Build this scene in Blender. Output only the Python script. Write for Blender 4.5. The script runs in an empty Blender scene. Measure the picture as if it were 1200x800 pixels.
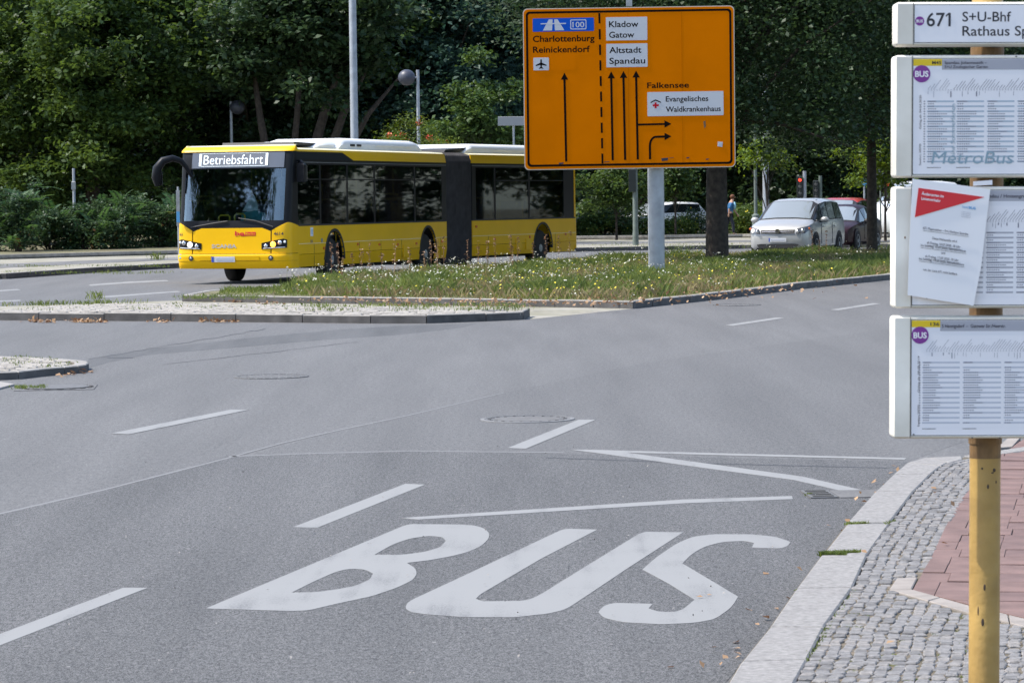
import bpy, math, random
import numpy as np
from mathutils import Vector, Matrix
from mathutils.geometry import tessellate_polygon
random.seed(7); RNG = np.random.default_rng(11)
sc = bpy.context.scene
C = sc.collection
R = math.radians
# ---------------------------------------------------------------- camera
F = 3500.0; CAM_H = 1.72; PITCH = math.atan(165.0/F); ROLL = 0.012
cd = bpy.data.cameras.new('camera'); cam = bpy.data.objects.new('camera', cd); C.objects.link(cam)
CAM_M = Matrix.Translation((0,0,CAM_H)) @ Matrix.Rotation(math.pi/2-PITCH, 4, 'X') @ Matrix.Rotation(-ROLL, 4, 'Z')
cam.matrix_world = CAM_M
cd.sensor_width = 36.0; cd.lens = F/1200*36.0; cd.clip_start = 0.1; cd.clip_end = 1500
cd.dof.use_dof = True; cd.dof.focus_distance = 24.0; cd.dof.aperture_fstop = 32.0
sc.camera = cam
# ---------------------------------------------------------------- light
SUN_EL = 56.0; SUN_AZ = 267.0          # azimuth clockwise from +Y (away from camera): the sun stands to the left
sv = Vector((math.sin(R(SUN_AZ))*math.cos(R(SUN_EL)), math.cos(R(SUN_AZ))*math.cos(R(SUN_EL)), math.sin(R(SUN_EL))))
w = bpy.data.worlds.new('World'); sc.world = w; w.use_nodes = True
nt = w.node_tree; bg = nt.nodes['Background']
sky = nt.nodes.new('ShaderNodeTexSky'); sky.sky_type = 'NISHITA'; sky.sun_disc = False
sky.sun_elevation = R(SUN_EL); sky.sun_rotation = R(SUN_AZ); sky.dust_density = 1.5; sky.air_density = 1.0
nt.links.new(sky.outputs[0], bg.inputs[0]); bg.inputs[1].default_value = 0.15
sd = bpy.data.lights.new('sun', 'SUN'); sd.energy = 3.1; sd.angle = R(0.6); sd.color = (1.0, 0.95, 0.87)
so = bpy.data.objects.new('sun', sd); C.objects.link(so)
so.rotation_euler = (-sv).to_track_quat('-Z', 'Y').to_euler(); so.location = (-40, 30, 60)
sc.view_settings.view_transform = 'Standard'; sc.view_settings.look = 'None'
sc.view_settings.exposure = 1.0; sc.view_settings.gamma = 1.0
sc.cycles.max_bounces = 8; sc.cycles.transparent_max_bounces = 16
# ---------------------------------------------------------------- picture point -> place
def ray(px, py):
    d = CAM_M.to_3x3() @ Vector(((px-600)/F, (400-py)/F, -1.0))
    return d
def P(px, py, z=0.0):                   # the point of the level z seen at this pixel of the 1200 x 800 photo
    d = ray(px, py); t = (z-CAM_H)/d.z
    return Vector((d.x*t, d.y*t, z))
def PD(px, py, D):                      # the point at depth D
    d = ray(px, py); t = D/d.y
    return Vector((d.x*t, D, CAM_H+d.z*t))
# ---------------------------------------------------------------- materials
M = {}
def nodes(name):
    m = bpy.data.materials.new(name); m.use_nodes = True
    return m, m.node_tree, m.node_tree.nodes['Principled BSDF']
def mat(name, col, rough=0.6, metal=0.0, coat=0.0, emit=0.0, var=0.0, vscale=3.0, bump=0.0, bscale=40.0, spec=0.5, dirt=None):
    m, t, b = nodes(name)
    b.inputs['Base Color'].default_value = (*col, 1); b.inputs['Roughness'].default_value = rough
    b.inputs['Metallic'].default_value = metal; b.inputs['Coat Weight'].default_value = coat
    b.inputs['Specular IOR Level'].default_value = spec
    if emit: b.inputs['Emission Color'].default_value = (*col, 1); b.inputs['Emission Strength'].default_value = emit
    if var or bump:
        tc = t.nodes.new('ShaderNodeTexCoord')
    if var:
        n = t.nodes.new('ShaderNodeTexNoise'); n.inputs['Scale'].default_value = vscale; n.inputs['Detail'].default_value = 6
        t.links.new(tc.outputs['Object'], n.inputs['Vector'])
        r = t.nodes.new('ShaderNodeValToRGB'); r.color_ramp.elements[0].position = .3; r.color_ramp.elements[1].position = .72
        lo = [max(0, c*(1-var)) for c in (dirt or col)]; hi = [min(1, c*(1+var*.5)) for c in col]
        r.color_ramp.elements[0].color = (*lo, 1); r.color_ramp.elements[1].color = (*hi, 1)
        t.links.new(n.outputs['Fac'], r.inputs[0]); t.links.new(r.outputs[0], b.inputs['Base Color'])
    if bump:
        n2 = t.nodes.new('ShaderNodeTexNoise'); n2.inputs['Scale'].default_value = bscale; n2.inputs['Detail'].default_value = 4
        t.links.new(tc.outputs['Object'], n2.inputs['Vector'])
        bp = t.nodes.new('ShaderNodeBump'); bp.inputs['Strength'].default_value = bump; bp.inputs['Distance'].default_value = .01
        t.links.new(n2.outputs['Fac'], bp.inputs['Height']); t.links.new(bp.outputs[0], b.inputs['Normal'])
    M[name] = m; return m
def asphalt(name, dark, light, speck, sscale, blot=.35, tint=(1,1,1.04), rough=.75):
    m, t, b = nodes(name); N = t.nodes; L = t.links
    tc = N.new('ShaderNodeTexCoord')
    n1 = N.new('ShaderNodeTexNoise'); n1.inputs['Scale'].default_value = sscale; n1.inputs['Detail'].default_value = 3; n1.inputs['Roughness'].default_value = .7
    L.new(tc.outputs['Object'], n1.inputs['Vector'])
    n1b = N.new('ShaderNodeTexNoise'); n1b.inputs['Scale'].default_value = sscale*.33; n1b.inputs['Detail'].default_value = 3; n1b.inputs['Roughness'].default_value = .8
    mp0 = N.new('ShaderNodeMapping'); mp0.inputs['Scale'].default_value = (1, .38, 1); L.new(tc.outputs['Object'], mp0.inputs['Vector']); L.new(mp0.outputs[0], n1b.inputs['Vector'])
    av = N.new('ShaderNodeMath'); av.operation = 'MULTIPLY_ADD'; av.inputs[1].default_value = .72
    hf = N.new('ShaderNodeMath'); hf.operation = 'MULTIPLY'; hf.inputs[1].default_value = .28; L.new(n1b.outputs['Fac'], hf.inputs[0])
    L.new(n1.outputs['Fac'], av.inputs[0]); L.new(hf.outputs[0], av.inputs[2])
    r1 = N.new('ShaderNodeValToRGB'); e = r1.color_ramp.elements
    e[0].position = .5-speck; e[1].position = .5+speck
    e[0].color = (dark*tint[0], dark*tint[1], dark*tint[2], 1); e[1].color = (light*tint[0], light*tint[1], light*tint[2], 1)
    L.new(av.outputs[0], r1.inputs[0])
    mp = N.new('ShaderNodeMapping'); mp.inputs['Rotation'].default_value = (0, 0, R(12)); mp.inputs['Scale'].default_value = (1.3, .10, 1)
    L.new(tc.outputs['Object'], mp.inputs['Vector'])
    n2 = N.new('ShaderNodeTexNoise'); n2.inputs['Scale'].default_value = 1.2; n2.inputs['Detail'].default_value = 9; n2.inputs['Roughness'].default_value = .62
    L.new(mp.outputs[0], n2.inputs['Vector'])
    r2 = N.new('ShaderNodeMapRange'); r2.inputs['From Min'].default_value = .3; r2.inputs['From Max'].default_value = .7
    r2.inputs['To Min'].default_value = 1-blot; r2.inputs['To Max'].default_value = 1+blot*.35
    L.new(n2.outputs['Fac'], r2.inputs['Value'])
    mx = N.new('ShaderNodeMix'); mx.data_type = 'RGBA'; mx.blend_type = 'MULTIPLY'; mx.inputs['Factor'].default_value = 1
    L.new(r1.outputs[0], mx.inputs['A']); L.new(r2.outputs[0], mx.inputs['B'])
    v = N.new('ShaderNodeTexVoronoi'); v.inputs['Scale'].default_value = 3.0          # sparse pale grit and spots
    L.new(tc.outputs['Object'], v.inputs['Vector'])
    lt = N.new('ShaderNodeMath'); lt.operation = 'LESS_THAN'; lt.inputs[1].default_value = .035
    L.new(v.outputs['Distance'], lt.inputs[0])
    m3 = N.new('ShaderNodeMath'); m3.operation = 'MULTIPLY'; m3.inputs[1].default_value = .45; L.new(lt.outputs[0], m3.inputs[0])
    mx2 = N.new('ShaderNodeMix'); mx2.data_type = 'RGBA'; mx2.inputs['B'].default_value = (.38,.37,.35,1)
    L.new(m3.outputs[0], mx2.inputs['Factor']); L.new(mx.outputs['Result'], mx2.inputs['A'])
    L.new(mx2.outputs['Result'], b.inputs['Base Color'])
    bp = N.new('ShaderNodeBump'); bp.inputs['Strength'].default_value = .5; bp.inputs['Distance'].default_value = .004
    L.new(n1.outputs['Fac'], bp.inputs['Height']); L.new(bp.outputs[0], b.inputs['Normal'])
    b.inputs['Roughness'].default_value = rough; b.inputs['Specular IOR Level'].default_value = .35
    M[name] = m; return m
asphalt('asphalt', .070, .190, .09, 80, .20, (1.01,1,.99))
asphalt('asphalt_bay', .058, .182, .085, 100, .18, (1.01,1,.99))
asphalt('asphalt_rough', .026, .186, .06, 170, .26, (1.01,1,.99))
asphalt('asphalt_old', .065, .15, .12, 120, .35, (1,1,1))
asphalt('asphalt_path', .12, .19, .15, 40, .3, (1,.98,.96))
def paint_mat():
    m, t, b = nodes('road_paint'); N = t.nodes; L = t.links
    tc = N.new('ShaderNodeTexCoord')
    n1 = N.new('ShaderNodeTexNoise'); n1.inputs['Scale'].default_value = 160; n1.inputs['Detail'].default_value = 4; n1.inputs['Roughness'].default_value=.75
    mp = N.new('ShaderNodeMapping'); mp.inputs['Rotation'].default_value = (0, 0, R(11)); mp.inputs['Scale'].default_value = (9, .5, 1)
    n2 = N.new('ShaderNodeTexNoise'); n2.inputs['Scale'].default_value = 1.0; n2.inputs['Detail'].default_value = 5
    n3 = N.new('ShaderNodeTexNoise'); n3.inputs['Scale'].default_value = 1.6; n3.inputs['Detail'].default_value = 5
    L.new(tc.outputs['Object'], n1.inputs['Vector']); L.new(tc.outputs['Object'], mp.inputs['Vector']); L.new(mp.outputs[0], n2.inputs['Vector']); L.new(tc.outputs['Object'], n3.inputs['Vector'])
    a = N.new('ShaderNodeMath'); a.operation = 'MULTIPLY_ADD'; a.inputs[1].default_value = .6; L.new(n2.outputs['Fac'], a.inputs[0]); L.new(n1.outputs['Fac'], a.inputs[2])
    c = N.new('ShaderNodeMath'); c.operation = 'MULTIPLY_ADD'; c.inputs[1].default_value = .5; L.new(n3.outputs['Fac'], c.inputs[0]); L.new(a.outputs[0], c.inputs[2])
    r = N.new('ShaderNodeValToRGB'); e = r.color_ramp.elements; e[0].position = .74; e[1].position = 1.02
    e[0].color = (.075,.075,.077,1); e[1].color = (.235,.235,.23,1); k = e.new(.90); k.color = (.185,.185,.183,1)
    L.new(c.outputs[0], r.inputs[0]); L.new(r.outputs[0], b.inputs['Base Color']); b.inputs['Roughness'].default_value = .7
    M['road_paint'] = m
paint_mat()
def leafmat(name, lo, hi, hue2=None, trans=.35, rough=.5):
    m, t, b = nodes(name); N = t.nodes; L = t.links
    g = N.new('ShaderNodeNewGeometry'); tc = N.new('ShaderNodeTexCoord')
    n = N.new('ShaderNodeTexNoise'); n.inputs['Scale'].default_value = .7; n.inputs['Detail'].default_value = 2
    L.new(tc.outputs['Object'], n.inputs['Vector'])
    a = N.new('ShaderNodeMath'); a.operation = 'MULTIPLY_ADD'; a.inputs[1].default_value = .55
    L.new(g.outputs['Random Per Island'], a.inputs[0])
    s = N.new('ShaderNodeMath'); s.operation = 'MULTIPLY_ADD'; s.inputs[1].default_value = 1.6; s.inputs[2].default_value = -.55
    L.new(n.outputs['Fac'], s.inputs[0]); L.new(s.outputs[0], a.inputs[2])
    r = N.new('ShaderNodeValToRGB'); r.color_ramp.elements[0].color = (*lo,1); r.color_ramp.elements[1].color = (*hi,1)
    r.color_ramp.elements[0].position = .05; r.color_ramp.elements[1].position = .95
    if hue2:
        e = r.color_ramp.elements.new(.985); e.color = (*hue2,1); r.color_ramp.elements[1].position = .93
    L.new(a.outputs[0], r.inputs[0]); L.new(r.outputs[0], b.inputs['Base Color'])
    b.inputs['Roughness'].default_value = rough; b.inputs['Specular IOR Level'].default_value = .3
    tr = N.new('ShaderNodeBsdfTranslucent'); mx = N.new('ShaderNodeMixShader'); mx.inputs[0].default_value = trans
    hs = N.new('ShaderNodeHueSaturation'); hs.inputs['Hue'].default_value = .47; hs.inputs['Saturation'].default_value=1.15; hs.inputs['Value'].default_value = 1.3
    L.new(r.outputs[0], hs.inputs['Color']); L.new(hs.outputs[0], tr.inputs['Color'])
    out = N['Material Output']; L.new(b.outputs[0], mx.inputs[1]); L.new(tr.outputs[0], mx.inputs[2]); L.new(mx.outputs[0], out.inputs[0])
    M[name] = m
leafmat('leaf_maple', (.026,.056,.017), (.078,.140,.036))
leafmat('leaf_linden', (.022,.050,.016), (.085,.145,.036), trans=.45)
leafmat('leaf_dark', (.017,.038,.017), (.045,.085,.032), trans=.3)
leafmat('leaf_blue', (0.0202,0.0482,0.0414), (0.0630,0.1206,0.0848), trans=.3)
leafmat('leaf_pale', (.045,.09,.012), (.14,.215,.03), trans=.4)
leafmat('leaf_shrub', (0.0200,0.0454,0.0261), (0.0725,0.1240,0.0506), (.16,.09,.03))
leafmat('leaf_frond', (0.0264,0.0726,0.0319), (0.0924,0.1848,0.0581), (.15,.08,.03))
leafmat('leaf_rose', (.035,.07,.02), (.13,.2,.045), (.5,.42,.1))
leafmat('leaf_rowan', (.035,.07,.012), (.13,.19,.03), (.3,.06,.02))
leafmat('grass_blade', (.065,.105,.028), (.20,.255,.075), (.38,.30,.16), trans=.4)
leafmat('grass_dry', (.17,.145,.07), (.34,.29,.14), trans=.3)
leafmat('rust_stalk', (.20,.12,.07), (.34,.22,.13), trans=.2)
leafmat('dead_leaf', (.20,.12,.06), (.42,.27,.15), trans=.1)
mat('bark', (.055,.043,.034), .95, var=.55, vscale=9, bump=1, bscale=30)
mat('bark_pale', (.11,.09,.07), .95, var=.55, vscale=6, bump=1, bscale=25)
mat('granite', (.30,.285,.27), .85, var=.16, vscale=9, bump=.5, bscale=160)
mat('granite_grain', (.262,.252,.242), .85, var=.32, vscale=45, bump=.4, bscale=200)
mat('kerb_side', (.30,.285,.265), .9, var=.3, vscale=5, bump=.5, bscale=90)
mat('kerb_face_dark', (.105,.10,.098), .95, var=.4, vscale=4, bump=.5, bscale=60)  # darker tone for the upright faces of the kerb stones
mat('mosaic', (.215,.208,.205), .85, var=.4, vscale=30, bump=.6, bscale=120)
mat('mosaic_dark', (.16,.155,.153), .85, var=.4, vscale=30, bump=.6, bscale=120)
mat('mosaic_warm', (.24,.226,.215), .85, var=.4, vscale=30, bump=.6, bscale=120)
mat('joint_sand', (.145,.115,.085), .95, var=.5, vscale=22, dirt=(.13,.12,.07))
mat('joint_dark', (.075,.06,.055), .95, var=.3, vscale=15)
mat('setts', (.36,.335,.30), .9, var=.3, vscale=12, bump=.5, bscale=60)
mat('setts_dark', (.28,.26,.235), .9, var=.3, vscale=12, bump=.5, bscale=60)
mat('paver', (.185,.118,.105), .9, var=.28, vscale=5, bump=.3, bscale=150)
mat('paver_dark', (.162,.104,.095), .9, var=.28, vscale=5, bump=.3, bscale=150)
mat('border_stone', (.28,.25,.225), .9, var=.2, vscale=12, bump=.3, bscale=120)
mat('far_slab', (.30,.28,.25), .9, var=.3, vscale=1.2, dirt=(.25,.24,.15))
mat('concrete', (.33,.325,.32), .9, var=.2, vscale=2)
mat('soil', (.10,.075,.045), .95, var=.5, vscale=1.2, dirt=(.09,.10,.035))
mat('turf', (.15,.145,.07), .95, var=.5, vscale=.9, dirt=(.16,.12,.075))
mat('bus_yellow', (.82,.46,.0), .4, coat=.06,  var=.06, vscale=1.2, spec=.25)
mat('bus_roof_cream', (.80,.72,.45), .4)
mat('bus_black', (.007,.008,.011), .45, spec=.2)
mat('bus_trim', (.02,.02,.022), .6)
mat('rubber', (.018,.018,.019), .8, var=.3, vscale=8, bump=.4, bscale=20)
mat('bellows', (.035,.031,.034), .75, var=.45, vscale=5, bump=.3, bscale=12)
mat('undercarriage', (.01,.01,.01), .9)
mat('white_plastic', (.78,.79,.80), .4, var=.05, vscale=3)
mat('grey_metal', (.33,.34,.35), .45, metal=.6, var=.2, vscale=8)
mat('galvanised', (.36,.385,.42), .5, metal=.35, var=.22, vscale=5)
mat('rim_metal', (.42,.42,.41), .6, metal=.2, var=.3, vscale=9)
mat('chrome', (.7,.7,.72), .15, metal=1)
mat('plate_white', (.62,.64,.68), .5)
mat('plate_blue', (.03,.09,.45), .5)
mat('logo_red', (.55,.02,.015), .5)
mat('orange_lens', (.6,.12,.01), .3)
mat('indicator_glow', (1.0,.33,.03), .3, emit=3.5)
mat('lamp_glow', (1.0,.95,.85), .3, emit=1.6)
mat('led_white', (.80,.88,.93), .5, emit=.5)
mat('letter_grey', (.42,.41,.36), .4)
mat('display_glass', (.12,.13,.155), .12, coat=.5)
mat('display_field', (.17,.18,.20), .3)
mat('rail_yellow', (.9,.62,.03), .4, emit=0)
mat('seat_blue', (.06,.09,.18), .8)
mat('seat_back', (.55,.36,.05), .6)
mat('teal_box', (.1,.45,.5), .5)
mat('interior_grey', (.12,.125,.13), .7)
mat('sign_orange', (.70,.175,.0), .85, spec=.02, var=.06, vscale=1.1, dirt=(.66,.165,.0))
mat('sign_black', (.008,.006,.005), .9, spec=.05)
mat('sign_white', (.56,.57,.60), .8, spec=.1)
mat('sign_blue', (.008,.09,.50), .8, spec=.1)
mat('sign_red', (.5,.01,.02), .8, spec=.1)
mat('sign_seam', (.5,.125,.0), .9, spec=.02)
mat('sign_rim', (.55,.50,.42), .5)
mat('case_cream', (.86,.84,.77), .5, var=.10, vscale=5, dirt=(.66,.63,.55))
mat('case_dark', (.10,.10,.10), .6)  # dark grey of case seams, poster edges, scuffs and unlit lenses
mat('poster_paper', (.78,.78,.82), .4, coat=.15)
mat('paper_white', (.82,.82,.84), .6)
mat('print_grey', (.36,.37,.42), .6)
mat('print_blue', (.36,.45,.54), .6)
mat('print_light', (.47,.50,.58), .6)
mat('print_black', (.03,.03,.04), .6)
mat('print_dark', (.055,.055,.075), .85, spec=.1)
mat('print_yellow', (.70,.50,.01), .5)
mat('print_purple', (.20,.03,.26), .5)
mat('print_teal', (.25,.36,.43), .6)
mat('print_red', (.62,.02,.03), .5)
mat('print_sky', (.08,.32,.6), .5)
mat('pole_yellow', (.47,.30,.09), .5, coat=.1, var=.28, vscale=6, dirt=(.40,.245,.07), bump=.3, bscale=30)
mat('pole_rust', (.20,.115,.045), .6, var=.5, vscale=20)
mat('pole_scratch', (.07,.045,.03), .7)
mat('iron', (.17,.165,.16), .65, metal=.4, var=.3, vscale=30)
mat('iron_gap', (.05,.048,.045), .9)
mat('seam_tar', (.055,.055,.058), .7, var=.4, vscale=20)
mat('seam_pale', (.185,.185,.187), .8)
mat('silver_paint', (.42,.425,.43), .36, metal=.3, coat=.5)
mat('darkred_paint', (.022,.006,.009), .4, spec=.3)
mat('grey_paint', (.30,.31,.33), .25, metal=.4, coat=.8)
mat('red_paint', (.42,.03,.03), .3, coat=.8)
mat('white_paint', (.72,.74,.76), .3, coat=.8)
mat('car_glass', (.012,.015,.017), .08, coat=.2, spec=.5)
mat('windscreen_glass', (.22,.25,.27), .08, coat=1, spec=1)
mat('post_green', (.13,.16,.14), .7, var=.3, vscale=5)
mat('lamp_ball', (.05,.055,.075), .45)
mat('signal_red', (1.0,.06,.03), .4, emit=.8)
mat('print_mid', (.22,.22,.27), .8, spec=.1)
mat('signal_black', (.015,.02,.018), .5)
mat('sign_back', (.30,.31,.32), .5, metal=.3)
mat('skin', (.50,.29,.2), .6)
mat('hair', (.14,.05,.02), .7)
mat('shirt_blue', (.04,.17,.38), .8, var=.2, vscale=6)
mat('bag_cyan', (.3,.55,.65), .7)
mat('trousers', (.03,.035,.05), .8)
mat('flower_white', (.50,.50,.42), .7)
mat('flower_yellow', (.75,.60,.04), .7)
mat('berry', (.6,.08,.02), .5)
def glassmat(name, tint, refl, rough=.02):
    m, t, b = nodes(name); N = t.nodes; L = t.links
    tr = N.new('ShaderNodeBsdfTransparent'); tr.inputs[0].default_value = (*tint,1)
    gl = N.new('ShaderNodeBsdfGlossy'); gl.inputs['Roughness'].default_value = rough; gl.inputs['Color'].default_value = (.9,.95,1,1)
    fr = N.new('ShaderNodeFresnel'); fr.inputs[0].default_value = 1.5
    a = N.new('ShaderNodeMath'); a.operation = 'MULTIPLY_ADD'; a.inputs[1].default_value = 1.0; a.inputs[2].default_value = refl; L.new(fr.outputs[0], a.inputs[0])
    mx = N.new('ShaderNodeMixShader'); L.new(a.outputs[0], mx.inputs[0]); L.new(tr.outputs[0], mx.inputs[1]); L.new(gl.outputs[0], mx.inputs[2])
    L.new(mx.outputs[0], N['Material Output'].inputs[0]); M[name] = m
glassmat('glass_tint', (.82,.88,.86), -.02)
glassmat('glass_front', (.62,.72,.74), .08)
# ---------------------------------------------------------------- mesh helpers
def round_poly(l, n=2):
    for _ in range(n):
        out = []
        for i in range(len(l)):
            a, b, c = l[i-1], l[i], l[(i+1)%len(l)]
            u, v = (b[0]-a[0],b[1]-a[1]), (c[0]-b[0],c[1]-b[1]); lu, lv = math.hypot(*u) or 1, math.hypot(*v) or 1
            t = abs(math.degrees(math.atan2(u[0]*v[1]-u[1]*v[0], u[0]*v[0]+u[1]*v[1])))
            if 4 < t < 75:
                k = min(.25*lu, .25*lv, 4.0); out += [(b[0]-u[0]/lu*k,b[1]-u[1]/lu*k),(b[0]+v[0]/lv*k,b[1]+v[1]/lv*k)]
            else: out.append(b)
        l = out
    return l
class MB:
    def __init__(s): s.v = []; s.f = []; s.m = []; s.cur = 0
    def quad(s, *pts):
        b = len(s.v); s.v += [tuple(p) for p in pts]; s.f.append(tuple(range(b, b+len(pts)))); s.m.append(s.cur)
    def box(s, c, size, rz=0.0, ch=0.0):
        hx, hy, hz = size[0]/2, size[1]/2, size[2]/2
        if ch: return s.prism([(-hx,-hy),(hx,-hy),(hx,hy),(-hx,hy)], c[2]-hz, c[2]+hz, ch, (c[0],c[1]), rz)
        b = len(s.v); co, si = math.cos(rz), math.sin(rz)
        for x,y,z in ((-1,-1,-1),(1,-1,-1),(1,1,-1),(-1,1,-1),(-1,-1,1),(1,-1,1),(1,1,1),(-1,1,1)):
            X, Y = x*hx, y*hy; s.v.append((c[0]+X*co-Y*si, c[1]+X*si+Y*co, c[2]+z*hz))
        for f in ((0,3,2,1),(4,5,6,7),(0,1,5,4),(1,2,6,5),(2,3,7,6),(3,0,4,7)):
            s.f.append(tuple(b+i for i in f)); s.m.append(s.cur)
    def rings(s, rs, closed=True, cap=True):      # rs: list of equally long rings of points
        b = len(s.v); n = len(rs[0])
        for r in rs: s.v += [tuple(p) for p in r]
        for i in range(len(rs)-1):
            for j in range(n if closed else n-1):
                k = (j+1) % n
                s.f.append((b+i*n+j, b+i*n+k, b+(i+1)*n+k, b+(i+1)*n+j)); s.m.append(s.cur)
        if cap:
            s.f.append(tuple(b+j for j in range(n))[::-1]); s.m.append(s.cur)
            s.f.append(tuple(b+(len(rs)-1)*n+j for j in range(n))); s.m.append(s.cur)
    def tube(s, pts, rad, n=8, cap=True):
        pts = [Vector(p) for p in pts]; rs = []
        if not hasattr(rad, '__len__'): rad = [rad]*len(pts)
        u = None
        for i, p in enumerate(pts):
            d = (pts[min(i+1,len(pts)-1)]-pts[max(i-1,0)]).normalized()
            if u is None: u = d.orthogonal().normalized()
            u = (u - d*u.dot(d)).normalized(); v = d.cross(u)
            rs.append([p+(u*math.cos(2*math.pi*k/n)+v*math.sin(2*math.pi*k/n))*rad[i] for k in range(n)])
        s.rings(rs, cap=cap)
    def lathe(s, prof, n=16, axis='Z', o=(0,0,0), cap=True):   # prof: (r, h)
        rs = []
        for r, h in prof:
            ring = []
            for k in range(n):
                a = 2*math.pi*k/n; c_, s_ = math.cos(a)*r, math.sin(a)*r
                p = {'Z':(c_,s_,h),'Y':(s_,h,c_),'X':(h,c_,s_)}[axis]
                ring.append((p[0]+o[0],p[1]+o[1],p[2]+o[2]))
            rs.append(ring)
        s.rings(rs, cap=cap)
    def sphere(s, c, r, n=10, m=6, sq=(1,1,1)):
        prof = [(math.sin(math.pi*(i+.02)/(m+.04))*r, -math.cos(math.pi*(i+.02)/(m+.04))*r) for i in range(m+1)]
        rs = [[(c[0]+rr*math.cos(2*math.pi*k/n)*sq[0], c[1]+rr*math.sin(2*math.pi*k/n)*sq[1], c[2]+h*sq[2]) for k in range(n)] for rr,h in prof]
        s.rings(rs)
    def prism(s, poly, z0, z1, ch=0.0, o=(0,0), rz=0.0):       # chamfered prism over a plan polygon
        co, si = math.cos(rz), math.sin(rz); n = len(poly)
        area = sum(poly[i][0]*poly[(i+1)%n][1]-poly[(i+1)%n][0]*poly[i][1] for i in range(n))
        if area < 0: poly = list(poly)[::-1]
        def T(p, z): return (o[0]+p[0]*co-p[1]*si, o[1]+p[0]*si+p[1]*co, z)
        rs = [[T(p, z0) for p in poly]]
        if ch:
            rs.append([T(p, z1-ch) for p in poly]); ins = inset(poly, ch); rs.append([T(p, z1) for p in ins])
        else: rs.append([T(p, z1) for p in poly])
        s.rings(rs)
    def plane_poly(s, outer, fn, t0, t1, holes=()):            # extruded flat polygon with holes; fn(a,b,depth) -> point
        loops = [outer]+list(holes); flat = [p for l in loops for p in l]
        tris = tessellate_polygon([[Vector((p[0],p[1],0)) for p in l] for l in loops])
        b = len(s.v); n = len(flat)
        s.v += [tuple(fn(p[0],p[1],t1)) for p in flat]+[tuple(fn(p[0],p[1],t0)) for p in flat]
        # orientation test
        for t in tris:
            a,b_,c = [flat[i] for i in t]
            cr = (b_[0]-a[0])*(c[1]-a[1])-(b_[1]-a[1])*(c[0]-a[0])
            if abs(cr) < 1e-12: continue
            tt = t if cr > 0 else (t[0],t[2],t[1])
            s.f.append(tuple(b+i for i in tt)); s.m.append(s.cur)
            s.f.append(tuple(b+n+i for i in tt[::-1])); s.m.append(s.cur)
        k0 = 0
        for l in loops:
            m = len(l)
            ar = sum(l[i][0]*l[(i+1)%m][1]-l[(i+1)%m][0]*l[i][1] for i in range(m))
            for i in range(m):
                i0, i1 = b+k0+i, b+k0+(i+1)%m
                f = (i0, i0+n, i1+n, i1)
                s.f.append(f); s.m.append(s.cur)
            k0 += m
    def build(s, name, m, parent=None, smooth=False, mesh_only=False, recalc=False):
        me = bpy.data.meshes.new(name); me.from_pydata(s.v, [], s.f)
        ms = m if isinstance(m, (list,tuple)) else [m]
        for x in ms: me.materials.append(M[x] if isinstance(x,str) else x)
        if len(ms) > 1: me.polygons.foreach_set('material_index', s.m)
        if recalc:
            import bmesh
            bm = bmesh.new(); bm.from_mesh(me); bmesh.ops.recalc_face_normals(bm, faces=bm.faces); bm.to_mesh(me); bm.free()
        if smooth:
            me.polygons.foreach_set('use_smooth', [True]*len(me.polygons)); me.set_sharp_from_angle(angle=R(38))
        me.update()
        if mesh_only: return me
        return link(name, me, parent)
def link(name, me, parent=None):
    o = bpy.data.objects.new(name, me); C.objects.link(o)
    if parent: o.parent = parent
    return o
def inset(poly, d):
    n = len(poly); out = []
    for i in range(n):
        p0, p1, p2 = Vector(poly[i-1][:2]), Vector(poly[i][:2]), Vector(poly[(i+1)%n][:2])
        a, b = (p1-p0).normalized(), (p2-p1).normalized()
        na, nb = Vector((-a.y,a.x)), Vector((-b.y,b.x)); m = (na+nb)
        m = m/max(.4, m.length_squared/2) if m.length > 1e-6 else na
        out.append((p1.x+m.x*d, p1.y+m.y*d))
    return out
def thing(name, label, cat, loc=(0,0,0), rotz=0.0, group=None, kind=None):
    o = bpy.data.objects.new(name, None); C.objects.link(o); o.location = loc; o.rotation_euler = (0,0,rotz)
    o.empty_display_size = .3
    tag(o, label, cat, group, kind); return o
def tag(o, label=None, cat=None, group=None, kind=None):
    for k, v in (('label',label),('category',cat),('group',group),('kind',kind)):
        if v: o[k] = v
    return o
def struct(o, label=None):
    o['kind'] = 'structure'
    if label: o['label'] = label
    return o
def stuff(o, label=None, cat=None):
    o['kind'] = 'stuff'
    if label: o['label'] = label
    if cat: o['category'] = cat
    return o
def kids(o): return [c for c in list(bpy.data.objects) if c.parent == o]
CH = {}
def copy_tree(root, chl):
    c = root.copy(); C.objects.link(c)
    for ch in chl:
        d = ch.copy(); C.objects.link(d); d.parent = c
        for g in ch.children:
            e = g.copy(); C.objects.link(e); e.parent = d
    return c
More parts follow.
